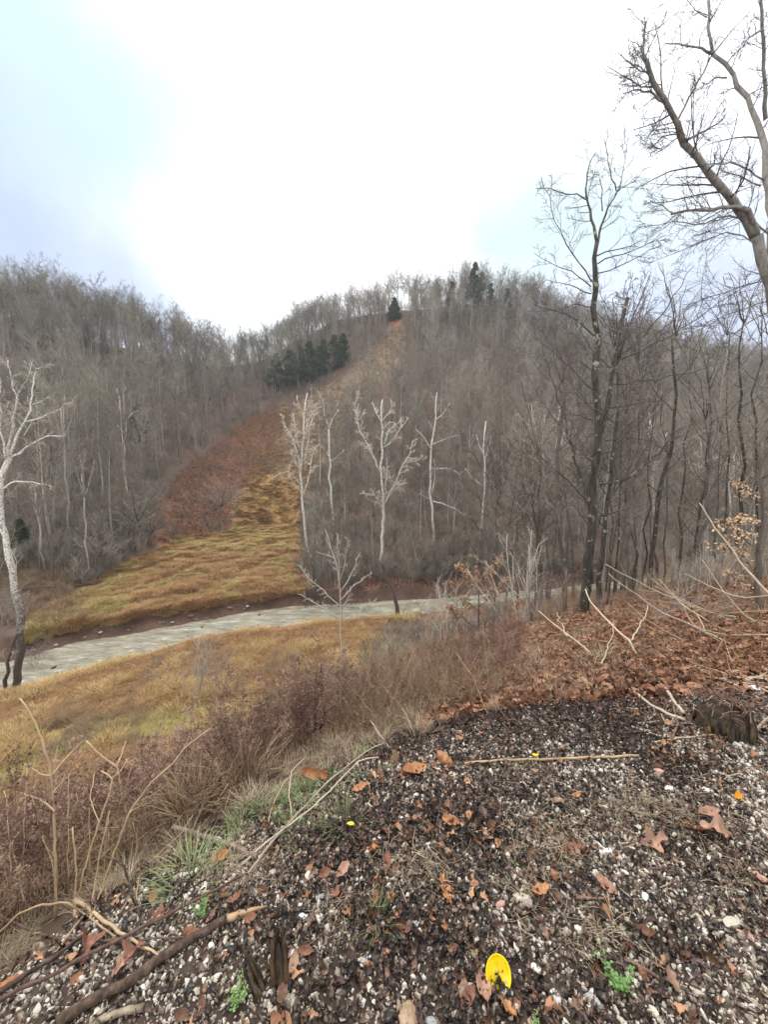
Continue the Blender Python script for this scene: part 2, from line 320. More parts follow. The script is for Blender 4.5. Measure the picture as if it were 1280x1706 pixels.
# ------------------------------------------------------------------ ground sheet
def build_ground():
    nu, ny = 560, 640
    u = np.linspace(-1.7, 1.7, nu)
    q = np.linspace(0, 1, ny); Yr = -3.5 + 4.2 * q / .25
    Yr = np.where(q < .25, -3.5 + q / .25 * 8, 0); m = q >= .25; Yr[m] = 4.5 * np.exp((q[m] - .25) / .75 * math.log(520 / 4.5))
    Y = np.repeat(Yr[:, None], nu, 1); X = u[None] * (Y + 6.5)
    Z = H(X, Y); px, py = proj(X, Y, Z)
    jx = px + 26 * fbm(X * .12, Y * .12, 31) + 9 * fbm(X * .8, Y * .8, 33); jy = py + 14 * fbm(X * .12, Y * .12, 35) + 5 * fbm(X * .8, Y * .8, 37)
    t = X / np.maximum(Y, 6); yn = np.interp(t, RN[:, 0], RN[:, 1]); yf = np.interp(t, RF[:, 0], RF[:, 1]); d = edge_d(X, Y)
    C = np.zeros(X.shape + (3,)); C[:] = (.115, .075, .055)
    def put(mask, c, seed=0, var=.3):
        c = np.array(c); v = 1 + var * fbm(X * .5, Y * .5, 50 + seed, 4); C[mask] = (c[None, None] * v[..., None])[mask]
    far = Y > .5 * (yn + yf)
    put(far, (.12, .078, .057), 1)
    put(far & (jy < 990) & (jy > 860) & (px > 520), (.14, .07, .048), 2)
    clear = far & inpoly(jx, jy, Z_CLEAR)
    put(clear, (.19, .135, .085), 3)
    put(far & inpoly(jx, jy, Z_GRASS), (.3, .18, .07), 4, .5)
    put(far & inpoly(jx, jy, Z_LEAF), (.11, .046, .022), 5, .6)
    put(far & ((jx - 668) ** 2 / 12 ** 2 + (jy - 537) ** 2 / 8 ** 2 < 1), (.42, .2, .1), 6)
    bank = (Y > yn - 2.6) & (Y < yf + 1.9)
    # near side
    nr = ~far & (d > 0)
    put(nr, (.13, .085, .055), 7)
    put(nr & (Z < -11.2) & (jx < 620), (.24, .14, .07), 8, .6)
    put(nr & inpoly(jx, jy, [(-300, 1250), (-100, 1250), (120, 1215), (300, 1190), (500, 1155), (505, 1175), (330, 1225), (100, 1260), (0, 1320), (-400, 1330)]), (.3, .25, .09), 9, .4)
    put(nr & (jx > 560) & (Y > 3.2), (.15, .078, .05), 10, .4)
    put(nr & (jx > 560) & (Z < -12.0), (.16, .095, .055), 10, .4)
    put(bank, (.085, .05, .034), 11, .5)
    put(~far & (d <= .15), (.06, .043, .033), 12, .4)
    k = np.array([1, 2, 1.]) / 4
    C[1:-1] = k[0] * C[:-2] + k[1] * C[1:-1] + k[2] * C[2:]
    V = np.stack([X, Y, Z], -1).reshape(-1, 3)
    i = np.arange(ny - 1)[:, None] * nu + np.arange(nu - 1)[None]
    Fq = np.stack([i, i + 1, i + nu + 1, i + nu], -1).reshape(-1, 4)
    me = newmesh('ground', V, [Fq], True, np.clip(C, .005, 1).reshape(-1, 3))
    m, n, l, b = M('ground_soil'); at = n.new('ShaderNodeVertexColor'); at.layer_name = 'Col'; tc = n.new('ShaderNodeTexCoord')
    t1 = noise(n, l, .9, 8, tc.outputs['Object'], .75); r1 = ramp(n, [(.3, (.5, .48, .46)), (.5, (1, 1, 1)), (.72, (1.5, 1.45, 1.35))]); l.new(t1.outputs[0], r1.inputs[0])
    t2 = noise(n, l, 22, 6, tc.outputs['Object'], .7); r2 = ramp(n, [(.32, (.5, .5, .5)), (.55, (1.05, 1.05, 1.05)), (.75, (1.7, 1.65, 1.6))]); l.new(t2.outputs[0], r2.inputs[0])
    c = mul(n, l, mul(n, l, at.outputs[0], r1.outputs[0]), r2.outputs[0]); l.new(c, b.inputs['Base Color']); b.inputs['Roughness'].default_value = .85; b.inputs['Specular IOR Level'].default_value = .25
    bump(n, l, b, t2.outputs[0], .6, .04)
    tag(link('ground', me, m), kind='structure')
build_ground()

def build_river():
    n_t, n_w = 420, 26
    t = np.linspace(-1.5, 1.5, n_t); a = np.linspace(-.25, 1.25, n_w)
    yn = np.interp(t, RN[:, 0], RN[:, 1]); yf = np.interp(t, RF[:, 0], RF[:, 1])
    Y = yn[:, None] + (yf - yn)[:, None] * a[None]; X = t[:, None] * Y
    Z = ZW + .05 * fbm(X * .9, Y * .9, 61) + .035 * fbm(X * 3, Y * 3, 63)
    i = np.arange(n_t - 1)[:, None] * n_w + np.arange(n_w - 1)[None]
    me = newmesh('river', np.stack([X, Y, Z], -1).reshape(-1, 3), [np.stack([i, i + n_w, i + n_w + 1, i + 1], -1).reshape(-1, 4)])
    m, n, l, b = M('muddy_water'); tc = n.new('ShaderNodeTexCoord'); mp = n.new('ShaderNodeMapping'); mp.inputs['Rotation'].default_value = (0, 0, R(-32)); mp.inputs['Scale'].default_value = (.55, 1.5, 1); l.new(tc.outputs['Object'], mp.inputs[0])
    t1 = noise(n, l, .9, 10, mp.outputs[0], .74); r = ramp(n, [(.3, (.12, .108, .075)), (.47, (.22, .205, .15)), (.6, (.33, .31, .245)), (.68, (.62, .62, .58))]); l.new(t1.outputs[0], r.inputs[0])
    l.new(r.outputs[0], b.inputs['Base Color']); b.inputs['Roughness'].default_value = .12; b.inputs['Specular IOR Level'].default_value = .5
    t2 = noise(n, l, 3.5, 6, mp.outputs[0], .7); bump(n, l, b, t2.outputs[0], .5, .10)
    tag(link('river', me, m), kind='structure')
build_river()

# ------------------------------------------------------------------ scatter of uncountable stuff
def variants(name, meshes, mat):
    c = bpy.data.collections.new(name)
    for i, me in enumerate(meshes):
        mm = mat[i % len(mat)] if isinstance(mat, list) else mat
        if len(me.materials) == 0: me.materials.append(mm)
        o = bpy.data.objects.new(f'{name}.{i:03d}', me); c.objects.link(o)
    return c
def scatter(name, label, cat, P, rot, scl, coll, nvar):
    n = len(P); me = bpy.data.meshes.new(name); me.vertices.add(n); me.vertices.foreach_set('co', np.asarray(P, np.float32).ravel())
    a = me.attributes.new('rot', 'FLOAT_VECTOR', 'POINT'); a.data.foreach_set('vector', np.asarray(rot, np.float32).ravel())
    scl = np.asarray(scl, np.float32); scl = np.repeat(scl[:, None], 3, 1) if scl.ndim == 1 else scl
    a = me.attributes.new('scl', 'FLOAT_VECTOR', 'POINT'); a.data.foreach_set('vector', scl.ravel())
    a = me.attributes.new('idx', 'INT', 'POINT'); a.data.foreach_set('value', rng.integers(0, nvar, n).astype(np.int32))
    o = bpy.data.objects.new(name, me); COL.objects.link(o); tag(o, label, cat, kind='stuff')
    g = bpy.data.node_groups.new(name, 'GeometryNodeTree')
    g.interface.new_socket('Geometry', in_out='INPUT', socket_type='NodeSocketGeometry'); g.interface.new_socket('Geometry', in_out='OUTPUT', socket_type='NodeSocketGeometry')
    N = g.nodes; L = g.links; gi = N.new('NodeGroupInput'); go = N.new('NodeGroupOutput')
    ip = N.new('GeometryNodeInstanceOnPoints'); ci = N.new('GeometryNodeCollectionInfo'); ci.inputs[0].default_value = coll; ci.inputs[1].default_value = True; ci.inputs[2].default_value = True
    def na(nm, ty):
        x = N.new('GeometryNodeInputNamedAttribute'); x.data_type = ty; x.inputs[0].default_value = nm
        return next(s for s in x.outputs if s.enabled and s.name == 'Attribute')
    L.new(gi.outputs[0], ip.inputs['Points']); L.new(ci.outputs[0], ip.inputs['Instance']); ip.inputs['Pick Instance'].default_value = True
    L.new(na('idx', 'INT'), ip.inputs['Instance Index']); L.new(na('rot', 'FLOAT_VECTOR'), ip.inputs['Rotation']); L.new(na('scl', 'FLOAT_VECTOR'), ip.inputs['Scale'])
    L.new(ip.outputs[0], go.inputs[0])
    md = o.modifiers.new('scatter', 'NODES'); md.node_group = g
    return o
def rz(n, tilt=0.0):
    r = np.zeros((n, 3)); r[:, 2] = rng.random(n) * 6.283
    if tilt: r[:, :2] = rng.normal(size=(n, 2)) * tilt
    return r
def ground_pts(x0, x1, y0, y1, n):
    x = x0 + (x1 - x0) * rng.random(n); y = y0 + (y1 - y0) * rng.random(n); z = H(x, y); return np.stack([x, y, z], -1)
def fan_pts(px0, px1, Y0, Y1, n, power=1.0):
    """random points between two sight lines, density falling with distance"""
    t = txz(px0, 900)[0] + (txz(px1, 900)[0] - txz(px0, 900)[0]) * rng.random(n); q = rng.random(n) ** power
    Y = Y0 * (Y1 / Y0) ** q; x = t * Y; return np.stack([x, Y, H(x, Y)], -1)
def inframe(P, m=60):
    px, py = proj(P[:, 0], P[:, 1], P[:, 2]); return (px > -m) & (px < 1280 + m), px, py

# ---- tree meshes for the woods
def wood_tree(h, seed, dense=1.0, rmin=.016, open_crown=.38, tw=9, lean=.05):
    g = np.random.default_rng(seed); P, Rd = mk_trunk(h, h * .0100, g, .035, 10, lean)
    k1 = int(18 * dense)
    A, a = grow(P, Rd, k1, open_crown, .98, R(40), .30, .55, 5, .15, .12, g, .026, .45)
    B, b = grow(A, a, 6, .2, 1, R(38), .50, .6, 3, .16, .06, g, rmin, .4)
    C, c = grow(B, b, tw, .15, 1, R(40), .55, .7, 2, .15, .05, g, rmin * .8, .3)
    D, dd = grow(P, Rd, 10, .1, .9, R(70), .07, .3, 3, .2, .02, g, rmin, .2)
    tv, tf = tubes([(P, Rd, 6)]); cv, cf = tubes([(A, a, 4), (B, b, 3), (C, c, 3), (D, dd, 3)])
    return (tv, tf), (cv, cf)
def join(parts):
    VV = []; FF = []; off = 0
    for v, f in parts:
        VV.append(v); FF += [x + off for x in f]; off += len(v)
    return np.concatenate(VV), FF
WT = []
for i in range(8):
    (tv, tf), (cv, cf) = wood_tree([14, 16, 13, 15, 17, 12, 15, 11][i], 100 + i, [1, 1.1, .9, 1, 1.2, 1, .9, .8][i], .017, [.35, .42, .28, .5, .38, .22, .52, .18][i])
    WT.append((newmesh('wood_trunk', tv, tf), newmesh('wood_crown', cv, cf)))
m_barkpale = bark('bark_wood_pale', (.2, .185, .16), (.36, .34, .3), (.5, .48, .44)); m_barkdark = bark('bark_wood_dark', (.05, .044, .038), (.11, .097, .083), (.2, .18, .155))
m_twg = [m_twigfar, simple('twig_wood_olive', [(.1, (.12, .108, .07)), (.5, (.222, .203, .158)), (.9, (.37, .345, .28))], 2, .9, bmp=0), simple('twig_wood_mauve', [(.1, (.14, .105, .088)), (.5, (.25, .2, .17)), (.9, (.38, .33, .29))], 2, .9, bmp=0), simple('twig_wood_dark', [(.1, (.075, .063, .048)), (.5, (.15, .128, .1)), (.9, (.26, .23, .185))], 2, .9, bmp=0)]
for i_, (t_, c_) in enumerate(WT): t_.materials.append([m_barkfar, m_barkpale, m_barkfar, m_barkdark][i_ % 4]); c_.materials.append(m_twg[(i_ * 3 + i_ // 4) % 4])
def evergreen(h, seed, wid=.2, n1=70, bare=.12):
    g = np.random.default_rng(seed); P, Rd = mk_trunk(h, h * .012, g, .02, 8, .02)
    A, a = grow(P, Rd, n1, bare, .99, R(80), wid, .3, 4, .08, .02, g, .02, .92)
    B, b = grow(A, a, 9, .15, 1, R(50), .4, .5, 2, .1, -.03, g, .01, .5)
    Q = np.concatenate([A[:, 1:].reshape(-1, 3), B.reshape(-1, 3)]); Q = np.repeat(Q, 5, 0); n = len(Q)
    Q = Q + g.normal(size=(n, 3)) * .18 * np.array([1, 1, .7]); s = .16 + .2 * g.random(n)
    d1 = g.normal(size=(n, 3)); d1 /= np.linalg.norm(d1, axis=1, keepdims=True); d2 = np.cross(d1, g.normal(size=(n, 3))); d2 /= np.linalg.norm(d2, axis=1, keepdims=True)
    V = np.stack([Q - d1 * s[:, None], Q + d2 * (s * .35)[:, None], Q + d1 * s[:, None], Q - d2 * (s * .35)[:, None]], 1).reshape(-1, 3)
    Fq = np.arange(n * 4).reshape(-1, 4)
    tv, tf = tubes([(P, Rd, 6), (A, a, 3)])
    tm = newmesh('evergreen_trunk', tv, tf); tm.materials.append(m_bark); cm = newmesh('evergreen_crown', V, [Fq], False); cm.materials.append(m_ever)
    return tm, cm
EV = [evergreen(10, 300, .34, 60), evergreen(12, 301, .22, 50), evergreen(8, 302, .32, 60), evergreen(14, 303, .17, 44, bare=.35)]

def place_tree(name, var, loc, scale, rot, label, group, cat='tree'):
    o = bpy.data.objects.new(name, None); COL.objects.link(o); o.location = loc; o.scale = (scale,) * 3; o.rotation_euler = (0, 0, rot); o.empty_display_size = .2
    tag(o, label, cat, group)
    for nm, me in zip(('trunk', 'crown'), var):
        c = bpy.data.objects.new(nm, me); COL.objects.link(c); c.parent = o
    return o

def build_woods():
    sp = 4.9
    gx, gy = np.meshgrid(np.arange(-260, 260, sp), np.arange(30, 215, sp)); x = (gx + (rng.random(gx.shape) - .5) * sp * .9).ravel(); y = (gy + (rng.random(gx.shape) - .5) * sp * .9).ravel()
    t_e = -1.05 + 2.2 * rng.random(760); y_e = np.interp(t_e, RG[:, 0], RG[:, 1]) + rng.uniform(-12, 14, 760); x = np.concatenate([x, t_e * y_e]); y = np.concatenate([y, y_e])
    t = x / y; yf = np.interp(t, RF[:, 0], RF[:, 1]); yr = np.interp(t, RG[:, 0], RG[:, 1]); yb = np.interp(t, BS[:, 0], BS[:, 1])
    z = H(x, y); px, py = proj(x, y, z)
    ok = (y > yf + 2.5) & (y < yr + 16) & (px > -120) & (px < 1400) & ~inpoly(px, py, Z_CLEAR)
    # the woods on the centre hill stand close beside the cleared strip; trees low on it are smaller
    ok &= ~((py > 655) & (py < 1000) & (px > 500) & (px < 560) & (rng.random(len(x)) < .55))
    ok &= ~((px > 560) & (px < 660) & (py < 720) & (py > 560) & (rng.random(len(x)) < .45))
    x, y, z, px, py, yr, yb = [a[ok] for a in (x, y, z, px, py, yr, yb)]
    n = len(x); s = .72 + .4 * rng.random(n)
    s *= np.where((px > 520) & (y < 75), .78, 1.0)
    s *= np.where((px < 460), 1.06, 1.0) * np.where(y > yr - 8, np.where(px < 360, 1.1, .95), 1)
    order = np.argsort(-(s * 15 / y) * ((px > -20) & (px < 1300))); ind = order[:214]; rest = order[214:]
    lab = {0: ('slender bare grey tree in the close-grown woods on the left hillside', 'bare trees on the left hillside'),
           1: ('slender bare grey-brown tree across the stream at the foot of the centre hill', 'bare trees at the foot of the centre hill'),
           2: ('slender bare grey tree across the stream on the right-hand slope', 'bare trees on the far right slope')}
    for i in ind:
        k = 0 if px[i] < 470 else (1 if px[i] < 880 else 2)
        place_tree('bare_tree', WT[int(rng.integers(8))], (x[i], y[i], z[i] - .1), s[i], rng.random() * 6.28, lab[k][0], lab[k][1])
    DT = []
    for t_, c_ in WT[:4]:
        d_ = t_.copy(); d_.materials.clear(); d_.materials.append(m_barkdark); DT.append((d_, c_))
    for k in range(30):
        px_ = 840 + 440 * (k + rng.random()) / 30; Y_ = 20 + 24 * rng.random() ** .8; x_ = txz(px_, 1000)[0] * Y_
        if Y_ > np.interp(x_ / Y_, RN[:, 0], RN[:, 1]) - 2: Y_ *= .75; x_ *= .75
        place_tree('bare_tree', (DT + WT[:2])[int(rng.integers(6))], (x_, Y_, float(H(x_, Y_)) - .1), .6 + .35 * rng.random(), rng.random() * 6.28, 'slim straight bare tree among the trunks between the leafy slope and the stream', 'slim trees between the leafy slope and the stream')
    for k in range(16):
        a_, b_ = [(566, 690), (580, 668), (592, 700), (604, 655), (615, 640), (598, 625), (622, 615), (634, 628), (640, 600), (612, 600), (555, 720), (540, 745), (575, 715), (628, 590), (650, 585), (545, 705)][k]; p_ = hit(a_, b_)
        place_tree('bare_tree', WT[int(rng.integers(8))], p_ - np.array([0, 0, .2]), .38 + .3 * rng.random(), rng.random() * 6.28, 'small thin bare tree growing on the cleared strip up the hill', 'small trees on the cleared strip')
    P = np.stack([x, y, z - .1], -1)[rest]; srest = s[rest]
    te = -1.05 + 2.2 * rng.random(2400); ye = np.interp(te, RG[:, 0], RG[:, 1]) + rng.uniform(-26, 9, 2400); xe = te * ye; ze = H(xe, ye); ex, ey = proj(xe, ye, ze); ke = ~inpoly(ex, ey, Z_STRIP2) & ((ex > 330) | (rng.random(2400) < .45))
    P = np.concatenate([P, np.stack([xe, ye, ze - 2.0], -1)[ke]]); srest = np.concatenate([srest, (.28 + .3 * rng.random(2400))[ke]])
    meshes = []
    for t_, c_ in WT:
        tv = np.empty(len(t_.vertices) * 3, np.float32); t_.vertices.foreach_get('co', tv); cv = np.empty(len(c_.vertices) * 3, np.float32); c_.vertices.foreach_get('co', cv)
        def faces(me):
            lt = np.empty(len(me.polygons), np.int32); me.polygons.foreach_get('loop_total', lt); vi = np.empty(len(me.loops), np.int32); me.loops.foreach_get('vertex_index', vi)
            st = np.concatenate([[0], np.cumsum(lt)[:-1]]); return [np.stack([vi[st[lt == k] + j] for j in range(k)], -1) for k in np.unique(lt)]
        ft, fc = faces(t_), faces(c_)
        me = newmesh('wood_tree', np.concatenate([tv.reshape(-1, 3), cv.reshape(-1, 3)]), ft + [f + len(t_.vertices) for f in fc])
        me.materials.append(t_.materials[0]); me.materials.append(c_.materials[0])
        nt_ = sum(len(f) for f in ft); mi = np.zeros(len(me.polygons), np.int32)
        mi[nt_:] = 1; me.polygons.foreach_set('material_index', mi); meshes.append(me)
    c = variants('wood_tree', meshes, m_barkfar)
    scatter('far_woodland', 'bare grey winter woods covering the hillsides', 'woodland', P, rz(len(P), .04), srest, c, 8)
    # brush under the trees on the hills
    q = fan_pts(-60, 1340, 42, 190, 6500, .9); ii, qx, qy = inframe(q); tt = q[:, 0] / q[:, 1]
    keep = ii & ~inpoly(qx, qy, Z_CLEAR) & (q[:, 1] > np.interp(tt, RF[:, 0], RF[:, 1]) + 2) & (q[:, 1] < np.interp(tt, RG[:, 0], RG[:, 1]) + 6)
    q = q[keep]
    scatter('woodland_undergrowth', 'grey-brown twiggy undergrowth beneath the hillside trees', 'undergrowth', q, rz(len(q), .1), .8 + .9 * rng.random(len(q)), BRUSHC, 5)
def bush_mesh(h, seed, stems=9, rmin=.012, spread=.35, twigs=True):
    g = np.random.default_rng(seed); P = []; 
    for s in range(stems):
        a = g.random() * 6.28; d = np.array([math.cos(a) * spread * g.random(), math.sin(a) * spread * g.random(), 1.]); p = np.array([g.normal() * .12 * h, g.normal() * .12 * h, -.1]); L = h * (.6 + .5 * g.random()); pts = [p]
        for k in range(6):
            d = d + g.normal(size=3) * .12; d /= np.linalg.norm(d); p = p + d * L / 6; pts.append(p)
        P.append(pts)
    P = np.array(P); Rd = np.linspace(1, .35, 7)[None] * np.full((stems, 1), max(rmin * 1.3, h * .006))
    bt = [(P, Rd, 4)]
    A, a = grow(P, Rd, 7, .25, 1, R(35), .38, .6, 3, .15, .06, g, rmin * .8, .5); bt.append((A, a, 3))
    if twigs: B, b = grow(A, a, 5, .2, 1, R(38), .5, .7, 2, .15, .04, g, rmin * .6, .4); bt.append((B, b, 3))
    return newmesh('brush', *tubes(bt))
BRUSHC = variants('brush_clump', [bush_mesh(2.2, 400 + i, 8, .016) for i in range(5)], m_twigfar)
build_woods()

# evergreens (each one a thing)
EVL = [  # px, py(base), height px, variant, label
    (462, 652, 58, 0, 'dark green evergreen at the left end of the evergreen clump beside the cleared strip'),
    (482, 650, 62, 0, 'dark green evergreen, second from left in the clump beside the cleared strip'),
    (500, 645, 66, 0, 'dark green evergreen, third from left in the clump beside the cleared strip'),
    (520, 638, 64, 0, 'dark green evergreen in the middle of the clump beside the cleared strip'),
    (538, 628, 60, 0, 'dark green evergreen, third from right in the clump beside the cleared strip'),
    (556, 618, 55, 0, 'dark green evergreen, second from right in the clump beside the cleared strip'),
    (572, 608, 48, 2, 'smaller dark evergreen at the right end of the clump beside the cleared strip'),
    (658, 538, 38, 2, 'small dark evergreen beside the orange dirt at the top of the cleared strip'),
    (754, 536, 62, 1, 'pointed dark evergreen on the ridge right of the cleared strip'),
    (783, 528, 82, 3, 'tallest evergreen on the ridge above the centre hill'),
    (796, 530, 70, 3, 'tall thin evergreen just right of the tallest one on the ridge'),
    (822, 532, 54, 1, 'evergreen on the ridge right of the tall pair'),
    (842, 536, 52, 1, 'rightmost pointed evergreen on the ridge of the centre hill'),
    (928, 560, 44, 1, 'dark evergreen low on the right shoulder of the centre hill ridge'),
    (38, 930, 70, 2, 'dusky green evergreen behind the white sycamore at the far left'),
    (232, 735, 60, 2, 'dull green evergreen among bare trees on the left hillside')]
for px, py, hp, v, lb in EVL:
    p = hit(px, py); hm = hp / F * p[1]; base = [10, 12, 8, 14][v]
    place_tree('evergreen_tree', EV[v], p - np.array([0, 0, .3]), hm / base, rng.random() * 6, lb, 'evergreens on the hills')

# ------------------------------------------------------------------ traced trees
def lat(pts, n):
    pts = np.array(pts, float); d = np.concatenate([[0], np.cumsum(np.hypot(*np.diff(pts[:, :2], axis=0).T))]); s = np.linspace(0, d[-1], n)
    return np.stack([np.interp(s, d, pts[:, k]) for k in range(pts.shape[1])], -1)
LW = .68
def traced(name, label, Y0, limbs, mat, mtw, seed, cat='tree', group=None, dens=1.0, tlen=1.0, trop=.05, base=None, wmin=.8, drift=.45, parts=('trunk', 'crown'), twr=.004, leaves=None, jag=.012, sides=7, trunk_n=1, levels=3):
    """limbs: [(points (px,py), width px start, end)]; the first is the trunk. Real depth varies along each limb."""
    g = np.random.default_rng(seed); done = []; TR = []; BR = []
    for li, (pts, w0, w1) in enumerate(limbs):
        n = max(5, 2 * len(pts) + 1); L = lat(pts, n)
        if li == 0 or not done: y0 = Y0; sl = 0.0
        else:
            best = min(((np.hypot(q[0] - L[0, 0], q[1] - L[0, 1]), q[2]) for dd in done for q in dd)); y0 = best[1]; sl = g.choice([-1, 1]) * drift * (.4 + .6 * g.random())
        lenp = np.concatenate([[0], np.cumsum(np.hypot(*np.diff(L[:, :2], axis=0).T))]) / F * Y0
        Yd = y0 + sl * lenp + (0 if li == 0 else 1) * .05 * lenp * np.sin(np.linspace(0, 5, n) + g.random() * 6)
        done.append([(L[i, 0], L[i, 1], Yd[i]) for i in range(n)])
        P = np.array([P3(L[i, 0], L[i, 1], Yd[i]) for i in range(n)])
        if li == 0 and base is not None: P[0] = base
        seg = np.linalg.norm(np.diff(P, axis=0), axis=1).mean(); P[1:] += g.normal(size=(n - 1, 3)) * seg * jag * 6
        Rr = np.linspace(w0 * LW, w1 * LW, n) / 2 / F * Y0; Rr = np.maximum(Rr * (1 + .06 * g.normal(size=n)), wmin / 2 / F * Y0)
        if li == 0: Rr[0] *= 1.35; Rr[1] *= 1.08
        (TR if li < trunk_n else BR).append((P[None], Rr[None]))
    origin = TR[0][0][0, 0].copy()
    tw = []; hgt = abs(TR[0][0][0, -1, 2] - origin[2])
    lv = []
    for P, Rr in BR + TR:
        isT = any(P is q[0] for q in TR); Ln = np.linalg.norm(np.diff(P[0], axis=0), axis=1).sum()
        k = max(3, int((5 if isT else 9) * dens * (1 if isT else min(1.6, max(.5, Ln / (hgt * .25))))))
        A, a = grow(P, Rr, k, .45 if isT else .18, 1, R(48), .26 * tlen, .45, 4, .16, trop, g, twr * 2, .45, absl=max(Ln, hgt * .22) if not isT else hgt * .7)
        B, b = grow(A, a, 5, .15, 1, R(42), .5, .6, 3, .18, trop * .5, g, twr * 1.4, .4)
        tw += [(A, a, 4), (B, b, 3)]
        if levels > 2:
            C, c = grow(B, b, 4, .15, 1, R(42), .55, .7, 2, .2, 0, g, twr, .4); tw.append((C, c, 3)); lv.append(C)
        else: lv.append(B)
    root = empty(name, origin, label, cat, group)
    v, f = tubes([(P, Rr, sides) for P, Rr in TR]); link(parts[0], newmesh(parts[0], v - origin, f), mat, root)
    v, f = tubes([(P, Rr, 5) for P, Rr in BR] + tw)
    me = newmesh(parts[1], v - origin, f); me.materials.append(mat); me.materials.append(mtw)
    nb = sum((p.shape[1] - 1) * 5 for p, _ in BR); mi = np.zeros(len(me.polygons), np.int32)
    # quads come first in tube order; thick limbs keep the trunk bark
    mi[nb:] = 1; me.polygons.foreach_set('material_index', mi)
    link(parts[1], me, None, root)
    if leaves:
        cnt, size, lo, hi = leaves; Q = np.concatenate([c.reshape(-1, 3) for c in lv]); Q = Q[(Q[:, 2] > origin[2] + lo * hgt) & (Q[:, 2] < origin[2] + hi * hgt)]
        if len(Q): 
            Q = Q[g.integers(0, len(Q), cnt)] + g.normal(size=(cnt, 3)) * .03; link('leaves', leafcloud(Q - origin, size, g), m_beechleaf, root)
    return root
def leafcloud(Q, size, g):
    n = len(Q); d1 = g.normal(size=(n, 3)); d1[:, 2] -= .6; d1 /= np.linalg.norm(d1, axis=1, keepdims=True); d2 = np.cross(d1, g.normal(size=(n, 3))); d2 /= np.linalg.norm(d2, axis=1, keepdims=True)
    nn = np.cross(d1, d2); s = size * (.6 + .7 * g.random(n))[:, None]
    V = np.stack([Q, Q + d1 * s * .5 + d2 * s * .28 + nn * s * .1, Q + d1 * s, Q + d1 * s * .5 - d2 * s * .28 + nn * s * .1], 1).reshape(-1, 3)
    i = np.arange(n)[:, None] * 4; return newmesh('leaves', V, [np.concatenate([i + [0, 1, 2], i + [0, 2, 3]])], False)

syc_l = sycamore('sycamore_bark_left', 5.0, 9.5); syc_a = sycamore('sycamore_bark', 4.2, 8.5); syc_b = sycamore('sycamore_bark_centre', 6.2, 7.4); syc_w = sycamore('sycamore_bark_white', -1, .5)
m_twpale = simple('twig_pale', [(.2, (.3, .26, .21)), (.8, (.55, .5, .43))], 4, .8, bmp=0)
m_twtan = simple('twig_tan', [(.2, (.2, .14, .09)), (.8, (.42, .32, .22))], 4, .8, bmp=0)
m_twmid = simple('twig_mid', [(.2, (.17, .145, .12)), (.8, (.33, .29, .245))], 4, .8, bmp=0)

def base_of(px, py, Y, dz=-.3):
    a = txz(px, py)[0]; x = a * Y; return np.array([x, Y, float(H(x, Y)) + dz])
def tree(name, label, limbs, mat, mtw, seed, Y0=None, **k):
    px, py = limbs[0][0][0]
    if Y0 is None: b = hit(px, py); Y0 = b[1]; b = b - np.array([0, 0, .3])
    else: b = base_of(px, py, Y0)
    return traced(name, label, Y0, limbs, mat, mtw, seed, base=b, **k)
